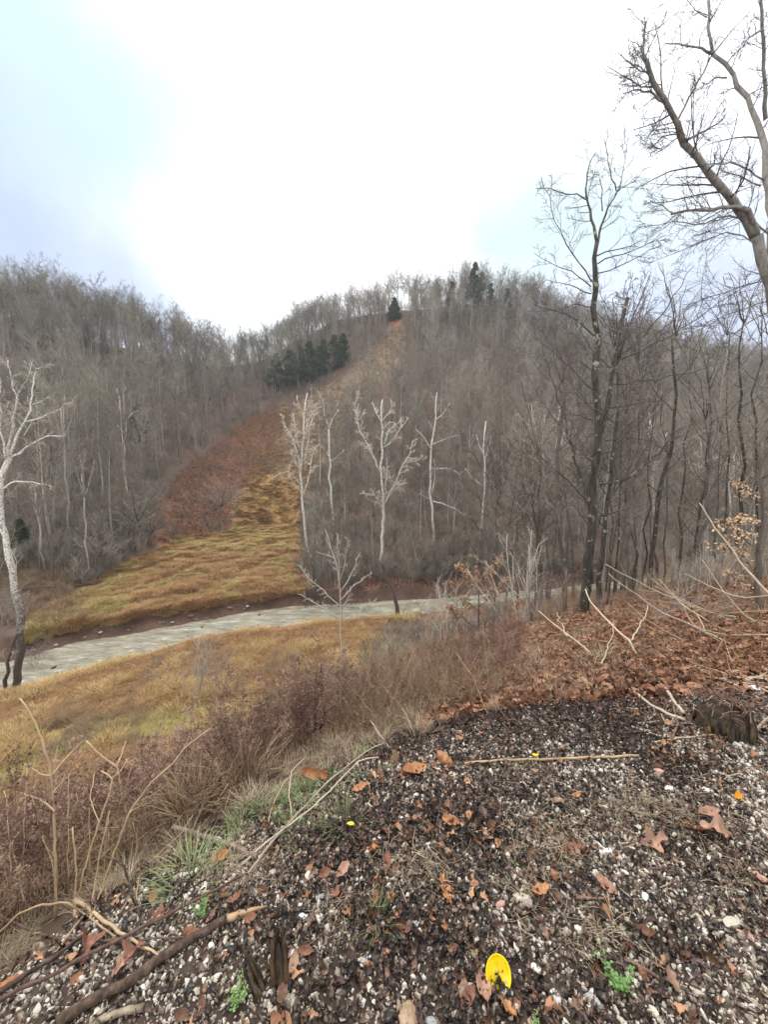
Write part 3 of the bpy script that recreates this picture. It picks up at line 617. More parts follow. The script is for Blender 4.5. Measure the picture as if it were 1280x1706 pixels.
# main lichen-covered tree
tree('bare_tree', 'tall dark tree with green lichen on its bark and a snapped second stem', [
    ([(969, 1078), (975, 1000), (980, 930), (986, 860), (990, 800), (995, 740), (996, 680), (995, 620), (998, 560), (991, 500), (990, 440), (994, 400)], 26, 9),
    ([(1000, 722), (1010, 680), (1018, 640), (1024, 600), (1032, 560), (1040, 520), (1046, 497)], 13, 8),
    ([(994, 402), (986, 360), (977, 333), (977, 300), (983, 275), (992, 256)], 7, 2), ([(994, 410), (1004, 370), (1012, 350), (1027, 320), (1035, 310)], 6, 2.5),
    ([(976, 333), (960, 322), (942, 323), (920, 315), (893, 313)], 3, 1), ([(1004, 352), (1004, 320), (998, 283)], 3, 1), ([(1027, 318), (1020, 300), (1012, 265), (1010, 236)], 3, 1),
    ([(1033, 312), (1040, 275), (1047, 233)], 2, 1), ([(1028, 320), (1060, 300)], 2, 1),
    ([(986, 470), (945, 410), (920, 360), (908, 315), (905, 295)], 3.5, 1), ([(985, 478), (950, 452), (915, 435), (890, 422)], 3, 1), ([(985, 490), (950, 475), (912, 467)], 3, 1),
    ([(985, 512), (955, 506), (942, 515)], 3, 1), ([(990, 560), (955, 530), (890, 508)], 3.5, 1), ([(996, 440), (1020, 428), (1060, 418), (1110, 390)], 3, 1), ([(996, 456), (1040, 440), (1100, 410)], 3, 1),
    ([(1024, 600), (1058, 575), (1110, 520), (1130, 480), (1160, 440)], 4, 1), ([(1024, 604), (1060, 590), (1120, 560), (1180, 520), (1240, 480)], 4, 1), ([(1020, 640), (1060, 636), (1100, 634), (1160, 618), (1210, 600)], 4, 1.5),
    ([(1015, 680), (1060, 672), (1110, 665)], 3, 1), ([(1012, 700), (1048, 676), (1090, 660)], 3, 1), ([(1008, 735), (1040, 728), (1100, 738)], 3, 1), ([(1002, 757), (1040, 745), (1090, 762)], 3, 1),
    ([(1000, 808), (1040, 800), (1075, 775), (1115, 735), (1140, 725)], 4.5, 1.5), ([(988, 650), (960, 620), (925, 590), (890, 560)], 3, 1),
    ([(984, 840), (962, 775), (945, 720), (930, 660), (920, 630), (912, 600), (903, 565)], 8, 2), ([(985, 850), (950, 800), (920, 780), (880, 740)], 4, 1), ([(997, 860), (1040, 850), (1080, 838)], 3.5, 1),
    ([(984, 880), (960, 845), (930, 830)], 3, 1), ([(990, 620), (965, 600), (940, 610)], 2.5, 1), ([(988, 700), (950, 690), (930, 705)], 2.5, 1)],
    m_barkmain, m_twigdark, 11, Y0=12, dens=.95, tlen=1.0, drift=.5, twr=.004, sides=10, trunk_n=2)
# big tree leaning in from the upper right
tree('bare_tree', 'large grey tree at the right edge whose crooked limbs fill the upper right sky', [
    ([(1350, 1085), (1342, 900), (1328, 700), (1303, 575), (1288, 500), (1275, 450), (1266, 415), (1258, 395)], 38, 22),
    ([(1290, 500), (1287, 400), (1280, 320), (1272, 240), (1262, 205), (1243, 165), (1225, 130), (1210, 105), (1190, 90), (1178, 65), (1178, 40), (1186, -20)], 20, 5),
    ([(1258, 395), (1240, 360), (1215, 330), (1180, 290), (1155, 255), (1133, 225), (1128, 205), (1115, 180), (1095, 150), (1080, 118), (1072, 92)], 19, 6),
    ([(1072, 92), (1073, 65), (1078, 30)], 5, 1.5), ([(1262, 400), (1256, 370), (1246, 350), (1232, 343), (1200, 347), (1150, 351), (1122, 356)], 12, 4),
    ([(1115, 182), (1102, 165), (1090, 158), (1060, 150), (1038, 158)], 6, 1.5), ([(1056, 150), (1050, 120), (1058, 88)], 2.5, 1), ([(1084, 128), (1066, 112), (1058, 108)], 3, 1.5),
    ([(1135, 240), (1160, 226), (1200, 205), (1212, 190)], 6, 1.5), ([(1127, 207), (1145, 170), (1165, 135), (1187, 92)], 4, 2.5), ([(1188, 90), (1165, 82), (1130, 76), (1108, 72)], 4.5, 1.2),
    ([(1180, 60), (1185, 30), (1182, 0)], 4, 1.5), ([(1178, 30), (1160, 20), (1145, 0)], 3, 1), ([(1212, 130), (1192, 130), (1178, 142), (1170, 138)], 5, 2),
    ([(1276, 200), (1278, 150), (1272, 90), (1270, 50), (1268, -20)], 9, 6), ([(1270, 50), (1245, 65), (1233, 85)], 5, 1.5), ([(1272, 300), (1240, 280), (1220, 273), (1160, 275)], 4.5, 1.5),
    ([(1284, 392), (1250, 365), (1200, 362), (1160, 376), (1120, 371), (1060, 380)], 5, 1.2), ([(1122, 356), (1100, 342), (1085, 335)], 3, 1), ([(1110, 182), (1095, 205), (1082, 228), (1075, 244)], 2.5, 1),
    ([(1268, 310), (1230, 293), (1200, 283)], 4, 1.5), ([(1285, 420), (1220, 385), (1150, 410), (1080, 440)], 3.5, 1), ([(1290, 470), (1230, 480), (1160, 500), (1090, 560)], 3.5, 1), ([(1290, 500), (1220, 520), (1150, 560), (1090, 590)], 3, 1),
    ([(1282, 520), (1240, 540), (1180, 600)], 3, 1), ([(1135, 225), (1110, 245), (1085, 262)], 2.5, 1), ([(1240, 165), (1262, 150), (1285, 140)], 3, 1)],
    bark('bark_near', (.11, .10, .09), (.22, .205, .185), (.34, .32, .29), (.36, .37, .3), 5, .66), m_twig, 12, Y0=7, dens=2.0, tlen=1.0, drift=.35, twr=.0022, sides=12, trunk_n=2, jag=.010)
# left white sycamore
tree('sycamore_tree', 'white-barked sycamore with dark lower trunk on the stream bank at the far left', [
    ([(24, 1172), (30, 1110), (36, 1066), (30, 1010), (22, 960), (14, 910), (4, 880), (-2, 850), (0, 812), (5, 785), (13, 765)], 19, 12),
    ([(4, 1182), (10, 1120), (18, 1080), (30, 1055)], 10, 6),
    ([(13, 766), (15, 735), (22, 715), (20, 700), (28, 680), (27, 665), (22, 640), (18, 625), (11, 600)], 7, 2), ([(15, 765), (24, 740), (33, 715), (45, 700), (50, 675), (55, 645), (60, 615)], 7, 2),
    ([(18, 768), (35, 752), (50, 740), (80, 727), (110, 725)], 5, 1.2), ([(43, 703), (60, 698), (95, 685), (105, 675), (125, 668)], 4, 1.2), ([(2, 816), (20, 803), (50, 803), (80, 808), (92, 812)], 5, 1.5),
    ([(13, 770), (2, 720), (0, 690), (2, 640), (-8, 600)], 5, 1.5), ([(30, 755), (60, 735), (78, 715)], 3, 1), ([(28, 680), (30, 650), (48, 630), (52, 605)], 3, 1), ([(-2, 760), (-20, 720), (5, 690), (18, 668)], 3, 1), ([(40, 725), (55, 700), (62, 690)], 3, 1),
    ([(50, 675), (70, 668), (84, 660)], 2.5, 1), ([(60, 615), (72, 612), (85, 606)], 2, 1), ([(57, 640), (52, 620), (48, 606)], 2, 1)], syc_l, m_twpale, 13, Y0=24, dens=.9, tlen=.55, twr=.012, trunk_n=2)
# centre sycamores
tree('sycamore_tree', 'white sycamore with a lower limb curving left, standing before the grassy meadow edge', [
    ([(532, 1003), (522, 960), (517, 930), (510, 900), (505, 850), (503, 820), (501, 790), (502, 770), (503, 740), (507, 720), (508, 690), (511, 655)], 8, 3),
    ([(501, 787), (497, 760), (487, 730), (475, 710), (469, 690)], 4, 1.3), ([(502, 750), (497, 740), (488, 690)], 3, 1.2), ([(505, 770), (512, 750), (515, 720), (520, 700), (527, 675)], 4, 1.3), ([(508, 728), (514, 700), (525, 680)], 3, 1.2),
    ([(506, 823), (511, 808), (516, 790), (518, 770), (521, 755), (530, 742)], 3.5, 1.2), ([(501, 808), (490, 795), (480, 785), (466, 788), (455, 797)], 3, 1), ([(508, 700), (500, 680), (494, 662)], 2.5, 1), ([(509, 690), (517, 665), (520, 650)], 2.5, 1)],
    syc_a, m_twpale, 14, Y0=42, dens=1.3, tlen=.62, twr=.026)
tree('sycamore_tree', 'brightest white sycamore in the middle, forking wide above a kinked dark lower trunk', [
    ([(664, 1022), (655, 985), (647, 965), (637, 945), (635, 935), (637, 910), (639, 880), (640, 850), (639, 830), (636, 810), (634, 780), (637, 750), (638, 720), (637, 700), (636, 668)], 9, 3.5),
    ([(633, 785), (622, 760), (610, 735), (600, 718), (595, 700), (592, 680), (594, 660)], 5, 1.5), ([(637, 705), (625, 685), (622, 672)], 3, 1.3), ([(642, 838), (655, 810), (665, 790), (680, 760), (688, 735)], 5, 1.5),
    ([(640, 740), (650, 715), (670, 700)], 4, 1.3), ([(638, 700), (648, 690), (658, 670)], 3.5, 1.2), ([(674, 772), (690, 768), (710, 764)], 2.5, 1), ([(638, 840), (625, 825), (603, 821)], 3, 1), ([(640, 745), (658, 730), (680, 695)], 3, 1), ([(642, 830), (643, 800), (644, 765)], 2.5, 1)],
    syc_b, m_twpale, 15, Y0=37.5, dens=1.3, tlen=.62, twr=.026)
tree('sycamore_tree', 'pale thin sycamore right of the brightest white one', [
    ([(726, 985), (724, 930), (722, 885), (721, 860), (718, 830), (717, 800), (717, 770), (719, 745), (722, 720), (726, 700), (727, 680), (728, 655)], 7, 3),
    ([(719, 750), (708, 730), (692, 715)], 3, 1.2), ([(726, 700), (740, 688), (750, 672)], 3, 1.2), ([(722, 715), (714, 702)], 2.5, 1), ([(719, 822), (726, 790), (723, 765)], 3.5, 1.2), ([(722, 835), (740, 840), (760, 848), (775, 860)], 3, 1), ([(721, 740), (740, 732), (765, 725)], 3, 1), ([(719, 780), (745, 780), (762, 785), (770, 800)], 2.5, 1)],
    syc_a, m_twmid, 16, Y0=46, dens=1.3, tlen=.62, twr=.026)
tree('sycamore_tree', 'greyish sycamore with a crooked top between the two white ones', [
    ([(556, 992), (556, 930), (554, 860), (553, 820), (550, 780), (549, 750), (548, 715)], 6, 4), ([(548, 715), (556, 695), (565, 682)], 3.5, 1.3), ([(548, 715), (541, 690), (538, 670), (528, 648)], 3, 1), ([(551, 770), (560, 762), (574, 750)], 2.5, 1), ([(550, 762), (542, 750), (530, 740)], 2.5, 1)],
    sycamore('sycamore_bark_grey', 7, 11), m_twmid, 17, Y0=44, dens=1.3, tlen=.62, twr=.026)
tree('sycamore_tree', 'pale many-limbed sycamore left of the tall lichen-covered tree', [
    ([(914, 1010), (912, 900), (909, 820), (906, 770), (905, 720), (907, 690)], 7, 3), ([(906, 760), (895, 725), (887, 690), (885, 672)], 4, 1.3), ([(896, 730), (880, 708), (862, 688)], 3, 1), ([(905, 752), (885, 742), (868, 728), (855, 712)], 3.5, 1.2),
    ([(908, 800), (925, 760), (930, 700), (936, 680)], 4, 1.5), ([(906, 775), (885, 760), (870, 745)], 3, 1), ([(925, 760), (935, 740), (940, 720)], 2.5, 1), ([(906, 720), (898, 690), (895, 670)], 2.5, 1)],
    sycamore('sycamore_bark_pale', 4, 10), m_twpale, 18, Y0=36, dens=1.0, tlen=.6, twr=.02)
tree('sycamore_tree', 'thin pale-trunked tree with a forked top, right of the centre sycamores', [
    ([(806, 985), (804, 900), (806, 860), (807, 800), (808, 760), (810, 700)], 5, 2.5), ([(807, 760), (798, 740), (795, 725)], 2.5, 1), ([(808, 765), (815, 745), (820, 725)], 2.5, 1), ([(806, 810), (790, 800), (775, 780)], 2, 1)],
    sycamore('sycamore_bark_thin', 6, 9), m_twmid, 19, Y0=47, dens=1.0, tlen=.4, twr=.02, levels=2)
for i, (pts, Y, lb) in enumerate([([(1094, 960), (1092, 900), (1090, 850), (1088, 780), (1085, 740), (1083, 690)], 34, 'white-stemmed sycamore seen just right of the lichen-covered tree'),
        ([(1165, 970), (1168, 880), (1170, 820), (1170, 760), (1168, 730)], 34, 'white-stemmed sycamore in the right-hand woods behind the forked dark tree'),
        ([(1214, 960), (1216, 860), (1218, 800), (1224, 770), (1228, 740)], 36, 'white-stemmed sycamore with splayed limbs near the right edge')]):
    L = [(pts, 6, 3)]; q = pts[-3]
    for dx, dy in ((-22, -55), (24, -60), (-8, -70), (34, -40)): L.append(([q, (q[0] + dx * .5, q[1] + dy * .45), (q[0] + dx, q[1] + dy)], 3, 1.2))
    tree('sycamore_tree', lb, L, sycamore('sycamore_bark_right', 4, 9), m_twpale, 30 + i, Y0=Y, dens=1.3, tlen=.6, twr=.02)
tree('sycamore_tree', 'bleached broken-topped sycamore alone among grey trees on the left hillside', [
    ([(208, 800), (207, 760), (207, 722), (210, 700)], 4, 3), ([(207, 722), (190, 703), (197, 685), (180, 675), (166, 660)], 3, 1.3), ([(210, 702), (218, 690), (232, 684)], 2.5, 1), ([(197, 685), (200, 665), (194, 648)], 2.5, 1), ([(208, 690), (205, 660), (210, 645)], 2.5, 1)],
    syc_w, m_twmid, 21, dens=.8, tlen=.4, twr=.02, levels=2)
for i, (pts, lb) in enumerate([([(118, 905), (114, 840), (110, 790), (105, 740), (103, 680)], 'pale straight-trunked tree on the lower left hillside'), ([(148, 968), (145, 900), (140, 830), (136, 790)], 'pale thin tree at the left corner of the meadow'), ([(76, 950), (68, 900), (62, 860), (58, 820)], 'thin pale tree right of the big left sycamore')]):
    L = [(pts, 4.5, 3)]; q = pts[-2]
    for dx, dy in ((-16, -60), (18, -62), (2, -80)): L.append(([q, (q[0] + dx * .5, q[1] + dy * .45), (q[0] + dx, q[1] + dy)], 3, 1.2))
    tree('bare_tree', lb, L, m_barkpale, m_twmid, 40 + i, dens=1, tlen=.4, twr=.02, levels=2)
# rounded bare trees at the meadow's left edge
for i, (px, py, hp, lb) in enumerate([(163, 968, 100, 'dark-stemmed spreading bare tree at the left edge of the meadow'), (226, 917, 118, 'rounded pale-twigged bare tree at the meadow edge, taller of two'), (215, 915, 80, 'short leaning bare tree under the rounded pale-twigged tree'), (250, 912, 60, 'small bare tree right of the rounded pale-twigged tree'), (366, 880, 90, 'small dark bare tree on the brown leafy slope')]):
    L = [([(px, py), (px - 2, py - hp * .25), (px + 2, py - hp * .45)], 5, 4)]; q = (px + 2, py - hp * .4)
    for dx, dy in ((-.35, -.5), (.35, -.5), (-.1, -.6), (.15, -.58), (-.5, -.3), (.5, -.28)): L.append(([q, (q[0] + dx * hp * .45, q[1] + dy * hp * .5), (q[0] + dx * hp, q[1] + dy * hp)], 3, 1.2))
    tree('bare_tree', lb, L, m_bark, m_twmid, 50 + i, dens=1.3, tlen=.55, twr=.02)
# dark trunks in the near right-hand woods
RT = [([(945, 1085), (940, 1000), (935, 900), (930, 800), (934, 700), (938, 640)], 13, 15.5, 'grey trunk just left of the lichen-covered tree'),
      ([(998, 1066), (997, 990), (1003, 930), (1010, 860), (1020, 760), (1028, 680), (1030, 600)], 13, 16, 'brown trunk immediately right of the lichen-covered tree'),
      ([(1008, 1068), (1013, 960), (1018, 880), (1022, 800), (1026, 700), (1034, 600)], 5.5, 15, 'very thin dark stem leaning beside the brown trunk'),
      ([(1050, 1056), (1050, 980), (1048, 900), (1052, 800), (1060, 700), (1064, 600)], 12, 18, 'straight grey trunk, left of the close pair right of the lichen-covered tree'),
      ([(1060, 1048), (1057, 960), (1055, 880), (1064, 760), (1070, 640)], 7, 18.5, 'thinner trunk, right of the close pair'),
      ([(1083, 1020), (1085, 940), (1095, 880), (1105, 800), (1118, 740), (1122, 660), (1127, 560)], 12, 20, 'dark trunk leaning right and reaching the sky'),
      ([(1152, 1030), (1160, 950), (1167, 900), (1177, 850), (1184, 790), (1185, 720), (1183, 650)], 12, 20, 'dark forked tree leaning right near the right edge'),
      ([(1142, 1035), (1150, 960), (1163, 880), (1172, 820), (1176, 700)], 8, 21, 'slimmer trunk beside the dark forked tree'),
      ([(1232, 1010), (1234, 900), (1235, 800), (1233, 720), (1236, 640), (1240, 540)], 9, 21, 'slim grey trunk near the right edge reaching above the ridge'),
      ([(1110, 1030), (1108, 900), (1112, 800), (1108, 700), (1104, 620)], 5, 24, 'slim stem between the leaning trunk and the forked tree'),
      ([(1204, 1035), (1204, 900), (1210, 780), (1206, 660), (1212, 560)], 6, 24, 'slim stem between the forked tree and the right-edge trunk'),
      ([(1256, 1030), (1262, 900), (1266, 780), (1262, 650), (1268, 560)], 7, 22, 'rightmost slim stem of the right-hand woods'),
      ([(965, 1075), (968, 960), (966, 850), (960, 760), (964, 680)], 4, 17, 'thin stem directly behind the lichen-covered trunk'),
      ([(1022, 1055), (1026, 960), (1030, 880), (1036, 780), (1044, 690)], 4.5, 20, 'thin stem between the brown trunk and the close pair'),
      ([(905, 1065), (903, 990), (898, 900), (900, 820), (896, 760)], 5, 20, 'thin dark stem in front of the pale many-limbed sycamore'),
      ([(842, 1040), (845, 960), (850, 880), (858, 820), (868, 770)], 4, 26, 'slender dark sapling leaning right over the stream'),
      ([(1076, 1045), (1080, 950), (1078, 850), (1086, 740), (1092, 640)], 5, 24, 'thin stem behind the leaning trunk'),
      ([(1126, 1015), (1130, 920), (1140, 820), (1146, 720), (1150, 620)], 6, 26, 'mid-sized stem right of the leaning trunk'),
      ([(1180, 1045), (1192, 930), (1196, 820), (1200, 720)], 5, 20, 'thin stem at the foot of the right-hand woods'),
      ([(820, 1085), (822, 1000), (826, 900), (830, 840)], 4, 18, 'slim brown sapling beside the orange-leaved beech')]
for i, (pts, wd, Y, lb) in enumerate(RT):
    g = np.random.default_rng(600 + i); L = [(pts, wd * 1.12, wd * .36)]; n = len(pts)
    for k in range(7):
        u = .45 + .5 * k / 6; a = u * (n - 1); j = min(int(a), n - 2); f = a - j; q = (pts[j][0] * (1 - f) + pts[j + 1][0] * f, pts[j][1] * (1 - f) + pts[j + 1][1] * f)
        sgn = 1 if k % 2 else -1; ln = (60 + 50 * g.random()) * (18 / Y); dx = sgn * ln * (.45 + .4 * g.random()); dy = -ln * (.5 + .6 * g.random())
        L.append(([q, (q[0] + dx * .5, q[1] + dy * .35), (q[0] + dx, q[1] + dy)], wd * .2, .8))
    tp = pts[-1]
    for k in range(5):
        dx = (k - 2) * 22 + g.normal() * 8; dy = -(80 + 60 * g.random()) * (18 / Y); L.append(([tp, (tp[0] + dx * .35, tp[1] + dy * .5), (tp[0] + dx, tp[1] + dy)], wd * .24, .8))
    tree('bare_tree', lb, L, m_barkmain if i % 3 else m_bark, m_twig if Y < 19 else m_twmid, 700 + i, Y0=Y, dens=.95, tlen=.75, twr=.0045, drift=.4, group='bare trees of the near right-hand woods')
# saplings and shrubs of the valley floor
tree('sapling', 'pale branching sapling standing in front of the stream, left of centre', [
    ([(570, 1128), (568, 1060), (567, 1000), (566, 968), (560, 930), (548, 905), (542, 882)], 5, 1.6), ([(567, 975), (564, 930), (562, 890)], 3, 1), ([(567, 1010), (540, 985), (510, 960), (498, 940)], 2.5, 1), ([(567, 1000), (590, 975), (620, 955)], 2.5, 1),
    ([(567, 1030), (535, 1010), (500, 990)], 2, 1), ([(568, 985), (590, 950), (600, 920)], 2.5, 1), ([(568, 1040), (600, 1015), (625, 1000)], 2, 1), ([(566, 970), (575, 940), (580, 900)], 2, 1), ([(560, 930), (545, 925), (530, 920)], 2, 1)],
    m_twpale, m_twpale, 61, Y0=24, dens=1, tlen=.5, twr=.006)
tree('sapling', 'young beech holding its pale orange leaves beside the stream', [
    ([(802, 1092), (800, 1030), (799, 980), (797, 920), (799, 880)], 6, 2), ([(800, 1010), (825, 985), (850, 965)], 2.5, 1), ([(800, 1020), (770, 995), (750, 975)], 2.5, 1), ([(800, 985), (780, 960), (765, 940)], 2.5, 1), ([(799, 970), (820, 945), (835, 930)], 2.5, 1), ([(800, 1040), (835, 1020), (860, 1000)], 2.5, 1), ([(800, 1050), (770, 1030), (745, 1010)], 2.5, 1)],
    m_bark, m_twmid, 62, Y0=17, dens=1.2, tlen=.6, twr=.006, leaves=(1500, .14, .25, .8))
tree('beech_tree', 'young beech with clusters of dry orange leaves at the right edge', [
    ([(1272, 1108), (1268, 1040), (1264, 980), (1266, 920), (1270, 860), (1268, 800), (1272, 740)], 17, 5), ([(1266, 960), (1240, 930), (1215, 910), (1190, 905)], 3, 1), ([(1266, 920), (1240, 900), (1220, 880), (1195, 870)], 3, 1), ([(1266, 985), (1240, 970), (1210, 955)], 3, 1), ([(1268, 880), (1250, 865), (1225, 862)], 2.5, 1), ([(1266, 1000), (1245, 1000), (1220, 990)], 2.5, 1), ([(1268, 840), (1245, 815), (1225, 800)], 2.5, 1)],
    m_bark, m_twigdark, 63, Y0=6.2, dens=1, tlen=.6, twr=.002, leaves=(650, .055, .2, .8), trop=0)
SH = [(335, 1152, 130, 22, 'pale upright bare shrub on the near bank of the stream', m_twpale), (355, 1150, 90, 22.5, 'low tan shrub right of the pale upright shrub', m_twmid), (862, 1088, 190, 15, 'pale forked sapling right of the orange-leaved beech', m_twpale),
      (690, 1080, 110, 19, 'tan twiggy shrub in front of the stream, right of the kinked sycamore', m_twmid), (745, 1095, 130, 17, 'tan twiggy shrub just left of the orange-leaved beech', m_twpale), (660, 1100, 90, 20, 'low tan shrub below the kinked sycamore', m_twmid), (900, 1095, 130, 14, 'tan twiggy shrub left of the lichen-covered tree', m_twmid),
      (480, 1120, 70, 24, 'low grey shrub in the brown grass left of the branching sapling', m_twmid), (620, 1120, 70, 20, 'low shrub right of the branching sapling', m_twig), (520, 1002, 90, 41, 'dark shrub on the far bank under the meadow-edge sycamore', m_twig), (560, 1000, 80, 41, 'dark tangled shrub on the far bank right of the meadow-edge sycamore', m_twig),
      (590, 998, 60, 42, 'small dark shrub on the far bank behind the branching sapling', m_twig), (780, 1105, 100, 15, 'tangled brown shrub at the foot of the orange-leaved beech', m_twig), (830, 1105, 90, 14, 'tangled brown shrub behind the leafy slope', m_twmid), (1130, 1090, 60, 8, 'small pale shrub on the leafy slope at right', m_twpale),
      (60, 1095, 60, 28, 'thin tan shrub beyond the left sycamore', m_twmid), (30, 1050, 70, 33, 'grey shrub on the far bank behind the left sycamore', m_twmid), (700, 1090, 60, 18, 'low brown shrub in front of the tan twiggy one', m_twig)]
for i, (px, py, hp, Y, lb, mt) in enumerate(SH):
    b = base_of(px, py, Y, -.05); h = hp / F * Y; me = bush_mesh(h, 800 + i, 8 if hp > 80 else 10, .006 + Y * .0002, .45)
    tag(link('bare_shrub', me, mt, loc=b), lb, 'shrub', 'bare shrubs on the valley floor')
# ------------------------------------------------------------------ grass, weeds, leaf litter
def tuft(n, h, wd, seed, spread=.5, lean=.6):
    g = np.random.default_rng(seed); a = g.random(n) * 6.28; r = g.random(n) ** .6 * spread * .5
    b = np.stack([np.cos(a) * r, np.sin(a) * r, np.full(n, -.02)], -1); d = np.stack([np.cos(a) * lean * g.random(n), np.sin(a) * lean * g.random(n), np.ones(n)], -1) + g.normal(size=(n, 3)) * .15
    L = h * (.5 + .7 * g.random(n)); s = np.stack([-np.sin(a), np.cos(a), np.zeros(n)], -1) * wd * .5; pts = [b]; p = b
    for k in range(3):
        p = p + d / np.linalg.norm(d, axis=1, keepdims=True) * (L / 3)[:, None]; pts.append(p); d = d + np.stack([np.cos(a) * lean * .6, np.sin(a) * lean * .6, -np.full(n, .35)], -1) * (.4 + g.random(n))[:, None]
    V = []
    for k, q in enumerate(pts): ww = [1, .9, .6, .12][k]; V += [q - s * ww, q + s * ww]
    V = np.stack(V, 1).reshape(-1, 3); i = np.arange(n)[:, None] * 8
    return newmesh('tuft', V, [np.concatenate([i + [0, 1, 3, 2], i + [2, 3, 5, 4], i + [4, 5, 7, 6]])], False)
def weed(h, seed, plume=True):
    g = np.random.default_rng(seed); P, Rd = mk_trunk(h, .0045, g, .06, 6, .12); P[0, 0, 2] += .4; Rd = np.maximum(Rd, .0028)
    A, a = grow(P, Rd, 16 if plume else 9, .55 if plume else .3, .98, R(45), .2 if plume else .3, .5, 3, .1, .08, g, .0022, .6)
    B, b = grow(P, Rd, 9, .15, .6, R(75), .07, .4, 2, .3, -.3, g, .005, .3)
    parts = [tubes([(P, Rd, 4), (A, a, 3), (B, b, 3)])]
    if plume:
        Q = np.repeat(A[:, 1:].reshape(-1, 3), 5, 0); n = len(Q); Q = Q + g.normal(size=(n, 3)) * .014; d1 = g.normal(size=(n, 3)) * .013; d2 = g.normal(size=(n, 3)) * .013
        parts.append((np.stack([Q, Q + d1, Q + d2], 1).reshape(-1, 3), [np.arange(n * 3).reshape(-1, 3)]))
    v, f = join(parts); return newmesh('weed', v, f, False)
WEEDC = variants('weed_plant', [weed(.95 + .1 * i, 900 + i) for i in range(5)], m_weed)
STALKC = variants('stalk_plant', [weed(.9 + .12 * i, 910 + i, False) for i in range(4)], m_weedtan)
m_strip = simple('strip_grass_tan', [(.1, (.16, .105, .05)), (.5, (.31, .22, .11)), (.9, (.46, .35, .2))], 1.5, .85, bmp=0)
TUFS = variants('strip_tuft', [tuft(70, .42, .02, 960 + i, .9, .9) for i in range(4)], m_strip)
TUFC = variants('grass_tuft', [tuft(70, .42, .02, 920 + i, .9, .9) for i in range(4)], m_grass)
TUFO = variants('orange_tuft', [tuft(70, .45, .022, 925 + i, .9, .9) for i in range(4)], m_grassor)
TUFY = variants('yellow_tuft', [tuft(70, .36, .018, 930 + i, .8, .9) for i in range(4)], m_grassyg)
TUFN = variants('near_tuft', [tuft(40, .2, .0035, 935 + i, .22, .8) for i in range(4)], m_straw)
TUFG = variants('green_tuft', [tuft(45, .11, .004, 940 + i, .12, .7) for i in range(3)], m_grassgreen)
TANT = variants('tan_tuft', [tuft(50, .8, .012, 945 + i, .5, .45) for i in range(4)], m_weedtan)
def sc(name, label, cat, P, coll, nv, s0, s1, tilt=.1):
    if len(P): scatter(name, label, cat, P, rz(len(P), tilt), s0 + (s1 - s0) * rng.random(len(P)), coll, nv)
# far meadow
q = fan_pts(-20, 620, 28, 120, 60000, 1.0); ii, qx, qy = inframe(q); t = q[:, 0] / q[:, 1]
far = q[:, 1] > np.interp(t, RF[:, 0], RF[:, 1]) + 1.2; inG = far & inpoly(qx, qy, Z_GRASS); fb = .7 * fbm(q[:, 0] * .13, q[:, 1] * .13, 71) + .6 * fbm(q[:, 0] * .8, q[:, 1] * .5, 72)
edge = (q[:, 1] < np.interp(t, RF[:, 0], RF[:, 1]) + 5) & (qx > 380)
sc('meadow_grass', 'golden dry grass of the meadow beyond the stream', 'grass', q[inG & (fb > -.12) & ~edge], TUFC, 4, .5, 1.1)
sc('brown_meadow_grass', 'red-brown matted grass in patches of the far meadow', 'grass', q[inG & ((fb <= -.12) | edge)], TUFO, 4, .5, 1.1)
bg_ = fbm(q[:, 0] * .5, q[:, 1] * .3, 74)
sc('meadow_tussocks', 'dark brown tussocks breaking the golden grass of the far meadow', 'grass', q[inG & (bg_ > .18)][:2600], TUFO, 4, .9, 1.7)
sc('meadow_pale_tussocks', 'pale straw tussocks in the golden far meadow', 'grass', q[inG & (bg_ < -.2)][:2200], TUFY, 4, .9, 1.6)
inS = far & inpoly(qx, qy, Z_CLEAR) & ~inpoly(qx, qy, Z_GRASS) & ~inpoly(qx, qy, Z_LEAF)
q2 = fan_pts(380, 720, 80, 185, 16000, 1.0); i2, x2, y2 = inframe(q2); k2 = inpoly(x2, y2, Z_CLEAR) & ~inpoly(x2, y2, Z_GRASS) & ~inpoly(x2, y2, Z_LEAF)
sc('strip_grass', 'tan grass growing up the cleared strip on the hill', 'grass', q2[k2][:5000], TUFS, 4, .7, 1.4)
q3 = fan_pts(230, 520, 60, 160, 30000, 1.0); i3, x3, y3 = inframe(q3); k3 = inpoly(x3, y3, Z_LEAF)
LEAFQ = []
